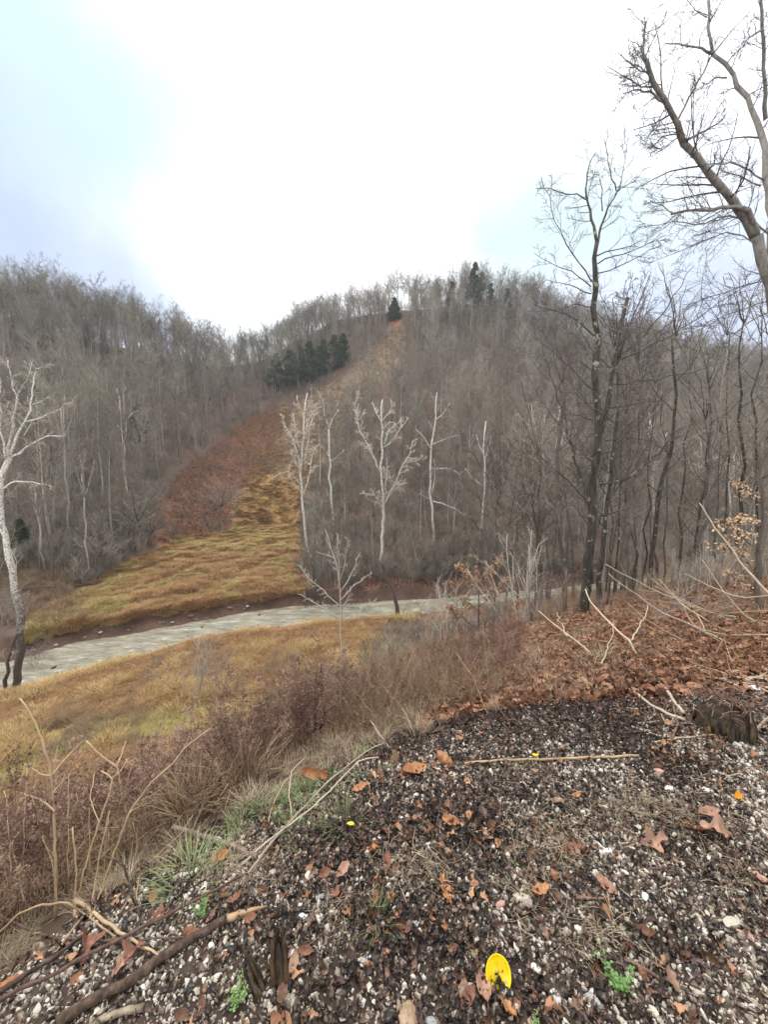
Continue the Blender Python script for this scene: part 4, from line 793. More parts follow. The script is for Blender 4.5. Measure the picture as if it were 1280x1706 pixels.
def leaf_mesh(L, W, lobes, seed, curl=.3):
    g = np.random.default_rng(seed); n = 15; s = np.linspace(0, 1, n); wd = np.sin(np.pi * np.clip(s * .93 + .03, 0, 1)) ** .75 * W
    if lobes: wd = wd * (.62 + .38 * np.cos(s * lobes * 2 * np.pi) * np.clip(1.3 - s * .4, 0, 1))
    ax = (s - .5) * L; zc = curl * L * ((s - .5) ** 2) * (1 if g.random() < .6 else -.7) + .02 * L * g.normal(size=n).cumsum() * .4; zc -= zc.min(); cs = curl * (.4 + .9 * g.random()) 
    off = (.08 * L * lobes / 7) if lobes else 0
    V = []
    for i in range(n):
        V += [(ax[i] + off, -wd[i] * .5, zc[i] + cs * wd[i] * .45), (ax[i] + off * .4, -wd[i] * .25, zc[i] + cs * wd[i] * .1), (ax[i], 0, zc[i]), (ax[i] + off * .4, wd[i] * .25, zc[i] + cs * wd[i] * .12), (ax[i] + off, wd[i] * .5, zc[i] + cs * wd[i] * (.3 + .4 * g.random()))]
    V = np.array(V); V[:, 2] += .004 * L / .1 * g.normal(size=len(V))
    i = np.arange(n - 1)[:, None] * 5 + np.arange(4)[None]; Fq = np.stack([i, i + 1, i + 6, i + 5], -1).reshape(-1, 4)
    # stalk
    st = np.array([[(-L * .5, 0, zc[0]), (-L * .62, .01 * L, zc[0] + .02 * L), (-L * .72, .03 * L, zc[0])]]); sv, sf = tubes([(st, np.full((1, 3), L * .008), 4)])
    v, f = join([(V, [Fq]), (sv, sf)]); return newmesh('leaf', v, f)
m_rust = simple('rusty_litter', [(.2, (.028, .012, .007)), (.48, (.1, .038, .017)), (.8, (.22, .1, .045))], 4, .75, bmp=0)
RUSTC = variants('rusty_leaf', [leaf_mesh(.12, .08, 0 if i % 2 else 4, 955 + i, .5) for i in range(4)], m_rust)
LITC = variants('litter_leaf', [leaf_mesh(.12, .08, 0 if i % 2 else 4, 950 + i, .5) for i in range(5)], m_leafred)
FRAGC = variants('leaf_fragment', [leaf_mesh(.024 + .005 * i, .017, 2 if i % 2 else 0, 960 + i, .9) for i in range(6)], m_leafdark)
sc('leafy_slope_litter', 'red-brown fallen leaves and low growth on the slope left of the cleared strip', 'leaf litter', q3[k3 & (fbm(q3[:, 0] * .12, q3[:, 1] * .12, 41) > -.22)], RUSTC, 4, 1.4, 3.0, .5)
sc('leafy_slope_grass', 'tan dead grass showing through the leafy slope', 'grass', q3[k3 & (fbm(q3[:, 0] * .1, q3[:, 1] * .1, 44) + .012 * (x3 - 400) > .15)][:1500], TUFC, 4, .5, 1.2)
sc('leafy_slope_brush', 'thin red-brown brush on the leafy slope', 'brush', q3[k3][:260], BRUSHC, 5, .3, .7)
# near valley floor
q = fan_pts(-80, 700, 12, 38, 60000, .8); ii, qx, qy = inframe(q, 100); t = q[:, 0] / q[:, 1]
nr = (q[:, 1] < np.interp(t, RN[:, 0], RN[:, 1]) - 1.0); flat = nr & (q[:, 2] < -10.8)
yg = inpoly(qx + 20 * fbm(q[:, 0], q[:, 1], 5), qy, [(-300, 1250), (-100, 1250), (120, 1205), (300, 1180), (500, 1150), (520, 1180), (330, 1228), (100, 1270), (0, 1330), (-400, 1340)])
sc('near_meadow_grass', 'orange-brown grass on the near bank of the stream', 'grass', q[flat & ~yg & (qx < 640)], TUFO, 4, .45, .95)
sc('yellow_green_grass', 'yellow-green grass strip between the brown weeds and the stream', 'grass', q[nr & yg & (q[:, 2] < -7) & (fbm(q[:, 0] * .4, q[:, 1] * .4, 79) > -.25)], TUFY, 4, .5, 1.0)
bg_ = fbm(q[:, 0] * .5, q[:, 1] * .35, 78); sc('near_tussocks', 'straw-gold tussocks in the grass on the near bank', 'grass', q[flat & (bg_ > .15)][:2600], TUFC, 4, .8, 1.5); sc('near_brown_tussocks', 'brown weedy tussocks in the grass on the near bank', 'grass', q[flat & (bg_ < -.2)][:2200], TANT, 4, .35, .8)
q = fan_pts(380, 960, 13, 38, 9000, .8); ii, qx, qy = inframe(q); t = q[:, 0] / q[:, 1]; nr = (q[:, 1] < np.interp(t, RN[:, 0], RN[:, 1]) - 1.5)
dn = fbm(q[:, 0] * .2, q[:, 1] * .2, 77)
sc('bank_weeds', 'brown upright dead stalks on the near bank', 'weeds', q[nr & (dn > -.05) & (qy > 1085) & (qx < 800)][:900], STALKC, 4, .5, 1.0)
sc('bank_tall_grass', 'tall tan grass clumps on the near bank', 'grass', q[nr & (dn < .05) & (qx > 420) & (qx < 800) & (qy > 1075)][:600], TANT, 4, .6, 1.1)
sc('bank_brush', 'grey-brown brush along the near bank', 'brush', q[nr & (qx > 620) & (qx < 850) & (qy > 1050)][:50], BRUSHC, 5, .3, .8)
q = fan_pts(700, 1010, 13, 36, 900, .9); ii, qx, qy = inframe(q); t = q[:, 0] / q[:, 1]; kk = (q[:, 1] < np.interp(t, RN[:, 0], RN[:, 1]) - 1)
THKC = variants('thicket_clump', [bush_mesh(2.8, 440 + i, 8, .008) for i in range(5)], [m_twtan, m_twtan, m_twigfar, m_twtan, m_twpale]); q = q[kk]; qx = qx[kk]; q = q[~((qx > 735) & (qx < 865) & (q[:, 1] < 18)) & ~((qx > 880) & (q[:, 1] > 20))]; kk = slice(None); sc('stream_thicket', 'tangled tan and grey saplings and brush hiding the stream right of centre', 'brush', q[kk][:95], THKC, 5, .2, .5)
q = fan_pts(1000, 1330, 12, 44, 800, .9); t = q[:, 0] / q[:, 1]; kk = (q[:, 1] < np.interp(t, RN[:, 0], RN[:, 1]) - 1); ii, qx, qy = inframe(q); kk &= (q[:, 1] < 19) | (qx > 1075); sc('right_thicket', 'thin grey-brown brush among the trunks of the right-hand woods', 'brush', q[kk & (qx > 1075)][:70], THKC, 5, .25, .7); sc('right_low_brush', 'low brown brush below the trunks of the right-hand woods', 'brush', q[kk & (qx <= 1075)][:24], THKC, 5, .1, .25)
q = fan_pts(520, 1330, 50, 68, 900, 1.0); sc('far_bank_thicket', 'grey brush under the trees on the far bank', 'brush', q[:600], THKC, 5, .5, 1.2)
q = fan_pts(-60, 130, 33, 46, 900, 1.0); ii, qx, qy = inframe(q); sc('left_bank_weeds', 'tan weeds on the far bank behind the left sycamore', 'weeds', q[(q[:, 1] > np.interp(q[:, 0] / q[:, 1], RF[:, 0], RF[:, 1]) + 2)][:500], TANT, 4, .7, 1.5)
# steep near slope under the gravel edge
q = np.concatenate([ground_pts(-16, 2.5, -1, 15, 80000), ground_pts(2, 5, 2.5, 9, 2500)]); ii, qx, qy = inframe(q, 120); d = edge_d(q[:, 0], q[:, 1]); fb = fbm(q[:, 0] * .45, q[:, 1] * .45, 81)
left = q[:, 0] < .25 + .12 * q[:, 1]; nearok = (d > .75) & (q[:, 2] > -11.6)
wd = left & nearok & ii & (qy < 1750); pk = wd & (rng.random(len(q)) < .34 * np.clip(.75 + fb, .2, 1.2))
sc('dead_weeds', 'mauve-brown dead goldenrod-like weeds covering the steep slope below the gravel', 'weeds', q[pk & (q[:, 1] < 14) & (qx < 600 - 60 * rng.random(len(q)))], WEEDC, 5, .36, .7, .16)
pk = wd & (rng.random(len(q)) < .12); sc('slope_grass', 'straw-coloured grass between the dead weeds', 'grass', q[pk & (qx < 430)], TANT, 4, .3, .65)
pk = nearok & ii & (qx > 560) & (qx < 860) & (q[:, 1] < 10) & (rng.random(len(q)) < .22); sc('low_weeds', 'low russet weeds on the slope below the middle of the gravel', 'weeds', q[pk], WEEDC, 5, .22, .45, .3)
q2 = ground_pts(-2.2, .3, .6, 3.4, 5000); d2 = edge_d(q2[:, 0], q2[:, 1]); sc('edge_grass', 'matted straw grass along the gravel edge', 'grass', q2[(d2 > .15) & (d2 < 1.1)][:260], TUFN, 4, .3, .7, .6)
q2 = ground_pts(-.75, .25, 1.3, 2.4, 700); d2 = edge_d(q2[:, 0], q2[:, 1]); sc('green_edge_grass', 'short green grass at the gravel edge', 'grass', q2[(d2 > -.1) & (d2 < .25) & (fbm(q2[:, 0] * 4, q2[:, 1] * 4, 4) > .16)][:45], TUFG, 3, .4, .8, .3)
# right hand: brown stalk thicket and leafy slope
q = ground_pts(-.5, 8, 2.6, 10, 16000); ii, qx, qy = inframe(q, 60); d = edge_d(q[:, 0], q[:, 1])
th = (d > .5) & inpoly(qx, qy, [(560, 1330), (560, 1190), (700, 1150), (900, 1160), (960, 1190), (1050, 1215), (1000, 1250), (800, 1290)])
sc('stalk_thicket', 'thicket of thin brown stalks leaning below the gravel edge', 'weeds', q[th][:1500], STALKC, 4, .25, .5, .35)
sc('thicket_weeds', 'brown dead weeds among the thin stalks', 'weeds', q[th][1500:1900], WEEDC, 5, .2, .4, .3)
th2 = (d > .15) & (d < 1.2) & (qx > 700) & (qx < 1120); sc('edge_straw', 'golden straw along the top of the leafy slope', 'grass', q[th2][:110], TUFN, 4, .4, .8, .6)
q = fan_pts(500, 1400, 2.6, 46, 60000, .75); ii, qx, qy = inframe(q); d = edge_d(q[:, 0], q[:, 1]); t = q[:, 0] / q[:, 1]
sc('leaf_litter', 'red-brown fallen leaves carpeting the right-hand slope', 'leaf litter', q[(d > -.45 + .6 * rng.random(len(q))) & (q[:, 1] < np.interp(t, RN[:, 0], RN[:, 1]) - .8) & (q[:, 0] > .1 * q[:, 1])], LITC, 5, .6, 1.25, .5)
q = fan_pts(640, 1330, 3.2, 14, 2600, .8); ii, qx, qy = inframe(q); d = edge_d(q[:, 0], q[:, 1]); fb = fbm(q[:, 0] * .7, q[:, 1] * .7, 83)
sc('slope_stalks', 'thin brown stalks standing in the leaf litter of the right-hand slope', 'weeds', q[(d > .5) & (fb > -.05)][:420], STALKC, 4, .15, .38, .3)
sc('slope_twigs', 'low grey-brown twigs sticking out of the leaf litter', 'brush', q[(d > .8) & (fb < .05)][:45], THKC, 5, .08, .2, .5)
sc('slope_straw', 'straw tufts in the leaf litter at the top of the slope', 'grass', q[(d > .1) & (fb > .1)][:200], TUFN, 4, .5, 1.2, .5)
q = fan_pts(500, 1340, 42, 75, 26000, .9); ii, qx, qy = inframe(q); t = q[:, 0] / q[:, 1]
sc('far_bank_litter', 'brown fallen leaves under the trees beyond the stream', 'leaf litter', q[ii & (q[:, 1] > np.interp(t, RF[:, 0], RF[:, 1]) + 1.5) & ~inpoly(qx, qy, Z_CLEAR)], LITC, 5, 1.5, 3, .5)

# ------------------------------------------------------------------ gravel
def stone_mesh(seed, sub=2, flat=.6, rough=.22):
    import bmesh
    bm = bmesh.new(); bmesh.ops.create_icosphere(bm, subdivisions=sub, radius=.5); g = np.random.default_rng(seed); ax = g.normal(size=(9, 3)); ax /= np.linalg.norm(ax, axis=1, keepdims=True); cut = .27 + .17 * g.random(9)
    for v in bm.verts:
        c = np.array(v.co)
        for a, k in zip(ax, cut):
            dd = c @ a
            if dd > k: c = c - a * (dd - k) * .9
        v.co = c * np.array([1, .8, flat]) * (1 + rough * .15 * g.normal())
    me = bpy.data.meshes.new('stone'); bm.to_mesh(me); bm.free(); me.polygons.foreach_set('use_smooth', np.zeros(len(me.polygons), bool)); return me
m_gravel = simple('gravel_stone', [(.15, (.035, .028, .024)), (.3, (.11, .085, .065)), (.43, (.24, .19, .145)), (.57, (.42, .36, .28)), (.76, (.66, .62, .54))], 12, .5, bmp=.5, bd=.003, spec=.5)
GRVC = variants('pebble', [stone_mesh(1000 + i, 1, .55) for i in range(8)], m_gravel)
def gravel():
    n = 170000; q = np.concatenate([ground_pts(-2.2, 2.6, .55, 3.0, int(n * .7)), ground_pts(1, 6.5, 1.0, 5.2, int(n * .3))]); d = edge_d(q[:, 0], q[:, 1]); ii, qx, qy = inframe(q, 150)
    cl = fbm(q[:, 0] * 2.6, q[:, 1] * 2.6, 91, 3); road = np.clip((q[:, 0] - .8 * q[:, 1] - .1) * 1.6, 0, 1) * np.clip((2.6 - q[:, 1]) * 1.5, 0, 1)
    pr = np.clip(.72 + 1.1 * cl + road, .12, 1) * np.clip(1.25 - .32 * (q[:, 1] - 1.1), .45, 1) * np.clip(1 - (d + .05) * 3, 0, 1)
    k = ii & (rng.random(len(q)) < pr); q = q[k]; s = np.clip(rng.lognormal(-4.34, .45, len(q)), .004, .038); q[:, 2] += s * .12
    scl = np.stack([s * (.8 + .5 * rng.random(len(q))), s, s * (.6 + .5 * rng.random(len(q)))], -1); rot = rng.random((len(q), 3)) * 6.28
    scatter('gravel', 'pale and dark gravel of the road shoulder', 'gravel', q, rot, scl, GRVC, 8)
    n = 100000; q = np.concatenate([ground_pts(-2.2, 2.6, .55, 3.2, int(n * .7)), ground_pts(1, 6.5, 1.0, 5.4, int(n * .3))]); d = edge_d(q[:, 0], q[:, 1]); ii, qx, qy = inframe(q, 150)
    cl = fbm(q[:, 0] * 2.6, q[:, 1] * 2.6, 91, 3); road = np.clip((q[:, 0] - .8 * q[:, 1] - .1) * 1.6, 0, 1) * np.clip((2.6 - q[:, 1]) * 1.5, 0, 1)
    k = ii & (d < .35) & (rng.random(len(q)) < np.clip(.6 - .9 * cl - road * .6 + .25 * (q[:, 1] - 1.6), .08, 1)); q = q[k]; q[:, 2] += .004 + .008 * rng.random(len(q)); rot = rng.normal(size=(len(q), 3)) * .6; rot[:, 2] = rng.random(len(q)) * 6.28
    scatter('leaf_fragments', 'dark wet leaf crumbs and dirt among the gravel', 'leaf litter', q, rot, .45 + .75 * rng.random(len(q)), FRAGC, 6)
    # straw mats lying on the gravel
    pts = []
    for px, py, rx, ry, n in [(1090, 1350, 130, 38, 110), (930, 1400, 90, 40, 60), (720, 1450, 70, 30, 40), (1230, 1440, 60, 70, 40), (1010, 1560, 60, 40, 20), (870, 1500, 50, 40, 20), (860, 1290, 60, 14, 20), (560, 1510, 60, 30, 14), (400, 1440, 80, 40, 50)]:
        for _ in range(n): pts.append(hit(px + rng.normal() * rx * .5, py + rng.normal() * ry * .5) + [0, 0, .004])
    pts = np.array(pts); rot = rz(len(pts), .15)
    scatter('straw_mat', 'flattened dead straw lying over the gravel', 'straw', pts, rot, .6 + .7 * rng.random(len(pts)), variants('straw_bits', [flatstraw(970 + i) for i in range(4)], m_straw), 4)
def flatstraw(seed):
    g = np.random.default_rng(seed); B = 7; P = np.zeros((B, 4, 3)); a = g.random(B) * 6.28; P[:, 0] = g.normal(size=(B, 3)) * [.03, .03, .0]; 
    for k in range(3):
        P[:, k + 1] = P[:, k] + np.stack([np.cos(a), np.sin(a), .25 * g.normal(size=B)], -1) * (.012 + .018 * g.random(B))[:, None]; a = a + g.normal(size=B) * .35
    P[:, :, 2] = np.abs(P[:, :, 2]) + .004
    return newmesh('straw', *tubes([(P, np.full((B, 4), .0007), 3)]))
gravel()
m_bits = simple('small_leaf_bits', [(.2, (.08, .035, .02)), (.45, (.24, .11, .055)), (.65, (.42, .22, .12)), (.85, (.55, .36, .22))], 10, .55, bmp=.3, spec=.4)
q = np.concatenate([ground_pts(-1.6, 2.2, .8, 2.8, 900), ground_pts(1, 5.5, 1.2, 4.6, 900)]); d = edge_d(q[:, 0], q[:, 1]); q = q[(d < .1) & (fbm(q[:, 0] * 1.5, q[:, 1] * 1.5, 95) > -.12)]; q[:, 2] += .008; rot = rng.normal(size=(len(q), 3)) * .5; rot[:, 2] = rng.random(len(q)) * 6.28
scatter('small_leaf_litter', 'small orange-brown leaf bits strewn over the gravel', 'leaf litter', q, rot, .9 + 1.3 * rng.random(len(q)), variants('leaf_bit', [leaf_mesh(.026, .016, 2 if i % 2 else 0, 990 + i, 1.1) for i in range(5)], m_bits), 5)

# countable stones
SM = [stone_mesh(1100 + i, 3, .62, .1) for i in range(6)]
def smat(nm, a, b_): return simple(nm, [(.25, a), (.75, b_)], 7, .55, rnd=False, bmp=.6, bd=.006, spec=.4)
m_sw = smat('stone_white', (.5, .49, .46), (.78, .77, .73)); m_st = smat('stone_tan', (.22, .15, .09), (.42, .31, .2)); m_sg = smat('stone_grey', (.2, .21, .2), (.42, .43, .41)); m_sp = smat('stone_pink', (.36, .2, .15), (.56, .36, .28)); m_sb = smat('stone_beige', (.33, .29, .22), (.52, .48, .39))
STN = [(680, 1668, 40, 84, m_st, 'largest stone, long tan wedge standing upright at the bottom centre'), (535, 1494, 26, 16, m_sg, 'blue-grey flat stone left of the red leaf in mid gravel'), (640, 1648, 22, 24, m_st, 'tan stone just left of the large tan wedge'), (604, 1666, 13, 15, m_sw, 'small white stone left of the large tan wedge'),
       (990, 1664, 32, 22, m_sg, 'grey stone between the green sprout and the yellow scrap'), (1219, 1534, 46, 24, m_sb, 'flat beige stone near the right edge'), (1247, 1556, 36, 14, m_sp, 'pink stone just below the flat beige stone'), (868, 1496, 36, 26, m_sb, 'beige stone beside the curled orange leaf'),
       (1172, 1549, 20, 16, m_sw, 'white stone left of the flat beige stone'), (693, 1537, 14, 12, m_sw, 'small white stone in the middle gravel'), (614, 1590, 18, 13, m_sw, 'white stone right of the rotten stem'), (503, 1524, 16, 12, m_sw, 'white stone above the rotten stem, right one of two'), (533, 1524, 14, 14, m_sw, 'white stone above the rotten stem beside its like'),
       (790, 1583, 18, 20, m_st, 'brown-tan stone up left of the yellow scrap'), (893, 1610, 18, 18, m_sw, 'white stone right of the yellow scrap'), (835, 1505, 20, 14, m_sp, 'pinkish stone left of the beige stone'), (1160, 1650, 40, 14, m_sb, 'long beige stone in the lower right gravel'), (1075, 1492, 18, 14, m_sw, 'white stone right of the curled orange leaf'),
       (1080, 1542, 24, 20, m_sb, 'beige stone in the middle of the right gravel'), (717, 1700, 24, 22, m_sg, 'grey-green stone at the bottom edge by the tan wedge'), (240, 1642, 20, 14, m_sw, 'white stone beside the wet log'), (373, 1586, 14, 12, m_sw, 'white stone right of the wet log'), (353, 1573, 13, 11, m_sw, 'white stone touching the wet log'),
       (1115, 1313, 18, 12, m_sw, 'white stone behind the straw, right of centre'), (1010, 1416, 22, 14, m_sw, 'white stone among straw left of the orange leaves'), (1178, 1316, 18, 12, m_sw, 'white stone left of the orange scrap'), (1226, 1238, 16, 10, m_sw, 'white stone in front of the stump'), (890, 1284, 18, 10, m_sp, 'pale pink stone near the gravel edge'),
       (1098, 1285, 20, 12, m_sp, 'pink stone in front of the twig pile'), (1205, 1385, 22, 12, m_sw, 'white stone behind the orange leaves'), (1150, 1610, 16, 26, m_sw, 'slender white stone standing in lower right gravel'), (925, 1655, 20, 26, m_sw, 'bright white stone right of the yellow scrap'), (1238, 1640, 16, 18, m_sb, 'beige stone at the lower right edge'), (785, 1640, 12, 10, m_sw, 'tiny white stone left of the yellow scrap'), (850, 1108, 8, 6, m_sw, 'white speck of stone on the leafy slope')]
for i, (px, py, wp, hp, mt, lb) in enumerate(STN):
    p = hit(px, py + hp * .3); dist = math.hypot(p[1], CAMZ - p[2]); sx = wp / F * p[1] * 1.06; sy = hp / F * p[1] / max(.35, (CAMZ - p[2]) / dist) ; sy = min(sy, sx * 2.1)
    me = SM[i % 6].copy(); me.materials.clear(); me.materials.append(mt); o = link('stone', me, None, loc=(p[0], p[1], p[2] + min(sx, sy) * .14)); o.scale = (sx * 1.1, sy, min(sx, sy) * .85); o.rotation_euler = (rng.normal() * .15, rng.normal() * .15, rng.normal() * .25)
    tag(o, lb, 'stone', 'larger stones in the gravel')
RS = [(90, 1112, 10, 'black'), (432, 1025, 8, 'dark'), (337, 1045, 8, 'dark')]
for i in range(46):
    u = (i + rng.random()) / 46; px = 30 + 390 * u; py = np.interp(px, [20, 130, 200, 260, 340, 400], [1103, 1070, 1062, 1047, 1034, 1022]) + 1 - 15 * rng.random() ** .8; RS.append((px, py, 3.5 + 8 * rng.random() ** 2, ['pale', 'rusty', 'brown', 'rusty', 'brown'][int(rng.integers(5))]))
for i in range(8): px = 150 + 30 * i; RS.append((px, np.interp(px, [130, 200, 260, 340, 400], [1117, 1098, 1086, 1064, 1051]) + 3, 8 + 5 * rng.random(), 'brown'))
mr = {'black': smat('rock_black', (.01, .01, .01), (.04, .04, .04)), 'dark': smat('rock_dark', (.02, .02, .02), (.06, .055, .05)), 'pale': smat('rock_pale', (.2, .18, .16), (.42, .4, .37)), 'rusty': smat('rock_rusty', (.1, .05, .035), (.22, .13, .09)), 'brown': smat('rock_brown', (.06, .045, .04), (.18, .14, .12))}
lbr = {'black': 'black rock breaking the water surface near the left sycamore', 'dark': 'dark rock in the middle of the stream', 'pale': 'pale rock in the cut bank across the stream', 'rusty': 'rusty brown rock in the cut bank across the stream', 'brown': 'dull brown rock beside the stream'}
for i, (px, py, wp, kd) in enumerate(RS):
    p = hit(px, py)
    if kd in ('black', 'dark'): Y = Yz(px, py, ZW); p = np.array([txz(px, py)[0] * Y, Y, ZW])
    s = wp / F * p[1]; me = SM[i % 6].copy(); me.materials.clear(); me.materials.append(mr[kd]); o = link('river_rock', me, None, loc=p + [0, 0, s * .1]); o.scale = (s, s * .8, s * .55); o.rotation_euler = (0, 0, rng.random() * 6)
    lb = lbr[kd] + (', left one' if i == 2 else ', right one' if i == 1 else '')
    tag(o, lb, 'rock', 'rocks along the stream')

# ------------------------------------------------------------------ fallen leaves one can tell apart
LM = {'oak': [leaf_mesh(.12, .075, 4, 1200 + i, .35) for i in range(3)], 'plain': [leaf_mesh(.10, .05, 0, 1210 + i, .6) for i in range(3)], 'big': [leaf_mesh(.15, .13, 2, 1220 + i, 1.0) for i in range(3)]}
def lmat(nm, a, b_): return simple(nm, [(.25, a), (.75, b_)], 16, .5, rnd=False, bmp=.4, bd=.003, spec=.45)
mo = lmat('leaf_orange', (.28, .11, .04), (.5, .24, .1)); mrd = lmat('leaf_red_brown', (.15, .055, .035), (.29, .13, .08)); mpk = lmat('leaf_pinkish', (.24, .12, .08), (.42, .25, .17)); mbr = lmat('leaf_brown', (.14, .075, .045), (.28, .16, .1)); mdk = lmat('leaf_purple_brown', (.05, .028, .026), (.12, .07, .062))
LV = [(900, 1490, 44, 'plain', mo, 20, 'shiny curled orange leaf beside the beige stone'), (646, 1442, 34, 'plain', mrd, 80, 'upright red leaf in the middle gravel'), (622, 1421, 34, 'plain', mo, 150, 'crumpled orange leaf above the upright red leaf'), (743, 1490, 60, 'oak', mo, 100, 'orange oak leaf right of the middle'),
      (807, 1655, 62, 'plain', mpk, 90, 'long folded pink-brown leaf just left of the yellow scrap'), (782, 1668, 48, 'plain', mrd, 35, 'red-brown leaf left of the folded one by the yellow scrap'), (848, 1690, 50, 'plain', mo, 110, 'orange leaf under the yellow scrap'), (862, 1682, 30, 'plain', mrd, 60, 'short brown leaf right under the yellow scrap'),
      (1085, 1408, 56, 'big', mpk, 10, 'broad pale orange leaf near the straw'), (1155, 1385, 50, 'plain', mo, 130, 'bright orange folded leaf, left of the group on the right'), (1195, 1392, 60, 'big', mpk, 160, 'broad pinkish leaf, right of the bright orange folded leaf'), (1180, 1360, 46, 'plain', mpk, 10, 'pink-brown leaf behind the bright orange folded one'),
      (958, 1418, 46, 'oak', mrd, 10, 'red-brown leaf on the straw'), (1010, 1480, 44, 'plain', mpk, 130, 'narrow pale leaf right of the shiny curled one'), (1165, 1612, 56, 'oak', mdk, 100, 'purple-brown oak leaf in the lower right'), (1120, 1640, 42, 'plain', mbr, 80, 'brown curled leaf left of the purple-brown oak leaf'), (960, 1680, 44, 'oak', mbr, 30, 'tan-brown oak leaf at the bottom right of the yellow scrap'),
      (508, 1590, 34, 'plain', mrd, 10, 'red leaf beside the rotten stem'), (490, 1612, 40, 'plain', mpk, 80, 'pinkish leaf touching the rotten stem'), (572, 1456, 40, 'plain', mpk, 60, 'pale narrow leaf left of the upright red leaf'), (540, 1460, 30, 'plain', mrd, 40, 'small red leaf left of the pale narrow one'), (560, 1495, 34, 'plain', mrd, 80, 'purple-red leaf by the blue-grey stone'),
      (752, 1372, 38, 'plain', mo, 160, 'orange leaf at mid gravel behind the crumpled one'), (745, 1345, 30, 'plain', mpk, 40, 'pale leaf behind the orange one at mid gravel'), (690, 1370, 30, 'plain', mrd, 10, 'small rusty leaf left of the orange one at mid gravel'), (600, 1318, 34, 'plain', mo, 30, 'orange leaf beside the white stone at the gravel edge'), (804, 1360, 34, 'plain', mdk, 90, 'dark upright leaf at mid gravel'),
      (930, 1340, 40, 'oak', mbr, 170, 'tan oak leaf left of the straw mat'), (960, 1330, 20, 'plain', mo, 10, 'small orange leaf left of the straw mat'), (690, 1290, 60, 'plain', mo, 30, 'orange leaf lying along the gravel edge'), (222, 1602, 50, 'big', mrd, 60, 'large red-brown leaf under the long reddish branch'), (205, 1618, 44, 'big', mpk, 20, 'pinkish leaf under the long reddish branch'),
      (368, 1434, 44, 'plain', mo, 5, 'orange leaf under the grey stick'), (140, 1590, 60, 'big', mrd, 120, 'crumpled red-brown leaf in the grass at lower left'), (15, 1648, 50, 'plain', mo, 20, 'orange leaf at the bottom left corner'), (265, 1532, 36, 'big', mrd, 10, 'rust-red leaf behind the long reddish branch'), (1268, 1470, 36, 'plain', mpk, 120, 'pale leaf at the right edge'), (1125, 1480, 30, 'plain', mdk, 60, 'dark leaf in the right gravel'), (700, 1700, 44, 'plain', mdk, 90, 'dark leaf beside the tan wedge'), (470, 1662, 44, 'plain', mbr, 90, 'brown leaf below the rotten stem'), (570, 1640, 40, 'oak', mdk, 40, 'purple-brown leaf left of the small white stone')]
for i, (px, py, wp, kd, mt, an, lb) in enumerate(LV):
    p = hit(px, py); me = LM[kd][i % 3].copy(); me.materials.clear(); me.materials.append(mt); L0 = {'oak': .12, 'plain': .10, 'big': .15}[kd]
    o = link('fallen_leaf', me, None, loc=p + [0, 0, .014]); s = wp / F * p[1] / L0 * .88; o.scale = (s, s, s); o.rotation_euler = (rng.normal() * .25, rng.normal() * .25, R(an)); tag(o, lb, 'leaf', 'fallen leaves on the gravel')
# curled brown leaves standing on twigs at the edge
for i, (px, py, wp, lb) in enumerate([(518, 1285, 44, 'crumpled orange-brown leaf cluster hanging in the weeds left of the arching twigs'), (536, 1288, 34, 'second curled leaf in the cluster left of the arching twigs'), (655, 1262, 46, 'tall curled brown leaf standing at the gravel edge'), (632, 1292, 40, 'curled tan leaf standing just left of the tall curled one'), (742, 1268, 46, 'rust-orange curled leaf standing at the edge right of the tall one')]):
    p = hit(px, 1320 if px < 700 else 1285); p = P3(px, py, p[1] * 1.02); me = LM['plain'][i % 3].copy(); me.materials.clear(); me.materials.append(mo if i in (0, 1, 4) else mbr)
    s = wp / F * p[1] / .10 * .85; o = link('fallen_leaf', me, None, loc=p); o.scale = (s, s, s); o.rotation_euler = (R(70), R(20 + 30 * i), R(40 * i)); tag(o, lb, 'leaf', 'curled leaves standing at the gravel edge')

# ------------------------------------------------------------------ sticks, stalks and shoots
def stick(name, label, cat, pts, w0, w1, mat, Ys=None, lift=.0, twigs=0, seed=0, group=None, tl_=.25, extra=None, endmat=None, sides=8):
    """Ys None: lies on the ground along the points; else (Y at start, Y at end)"""
    g = np.random.default_rng(2000 + seed); allb = []
    for bi, (pp, a0, a1) in enumerate([(pts, w0, w1)] + (extra or [])):
        n = max(6, 3 * len(pp)); L = lat(pp, n); P = []
        for i in range(n):
            u = i / (n - 1)
            if Ys is None:
                h = hit(L[i, 0], L[i, 1]); P.append(h + [0, 0, lift + .5 * (a0 + (a1 - a0) * u) / F * h[1]])
            else: P.append(P3(L[i, 0], L[i, 1], min(Ys[0] + (Ys[1] - Ys[0]) * u, hit(L[i, 0], L[i, 1])[1] * .985)))
        P = np.array(P); Ym = P[:, 1]; Rr = np.linspace(a0, a1, n) / 2 / F * Ym
        if Ys is None: P[1:-1, 2] = np.maximum(P[1:-1, 2], .5 * (P[:-2, 2] + P[2:, 2]))
        sg = np.linalg.norm(np.diff(P, axis=0), axis=1).mean(); P = P + g.normal(size=P.shape) * sg * .03; Rr = Rr * (1 + .07 * g.normal(size=n)); allb.append((P[None], Rr[None], sides))
    org = allb[0][0][0, 0].copy(); bt = list(allb)
    if twigs:
        for P, Rr, _ in allb: A, a = grow(P, Rr, twigs, .2, .98, R(38), tl_, .5, 4, .1, .05, g, .0012, .5); bt.append((A, a, 4))
    v, f = tubes(bt); o = link(name, newmesh(name, v - org, f), mat, loc=org); return tag(o, label, cat, group)
GS = 'sticks on the gravel at lower left'
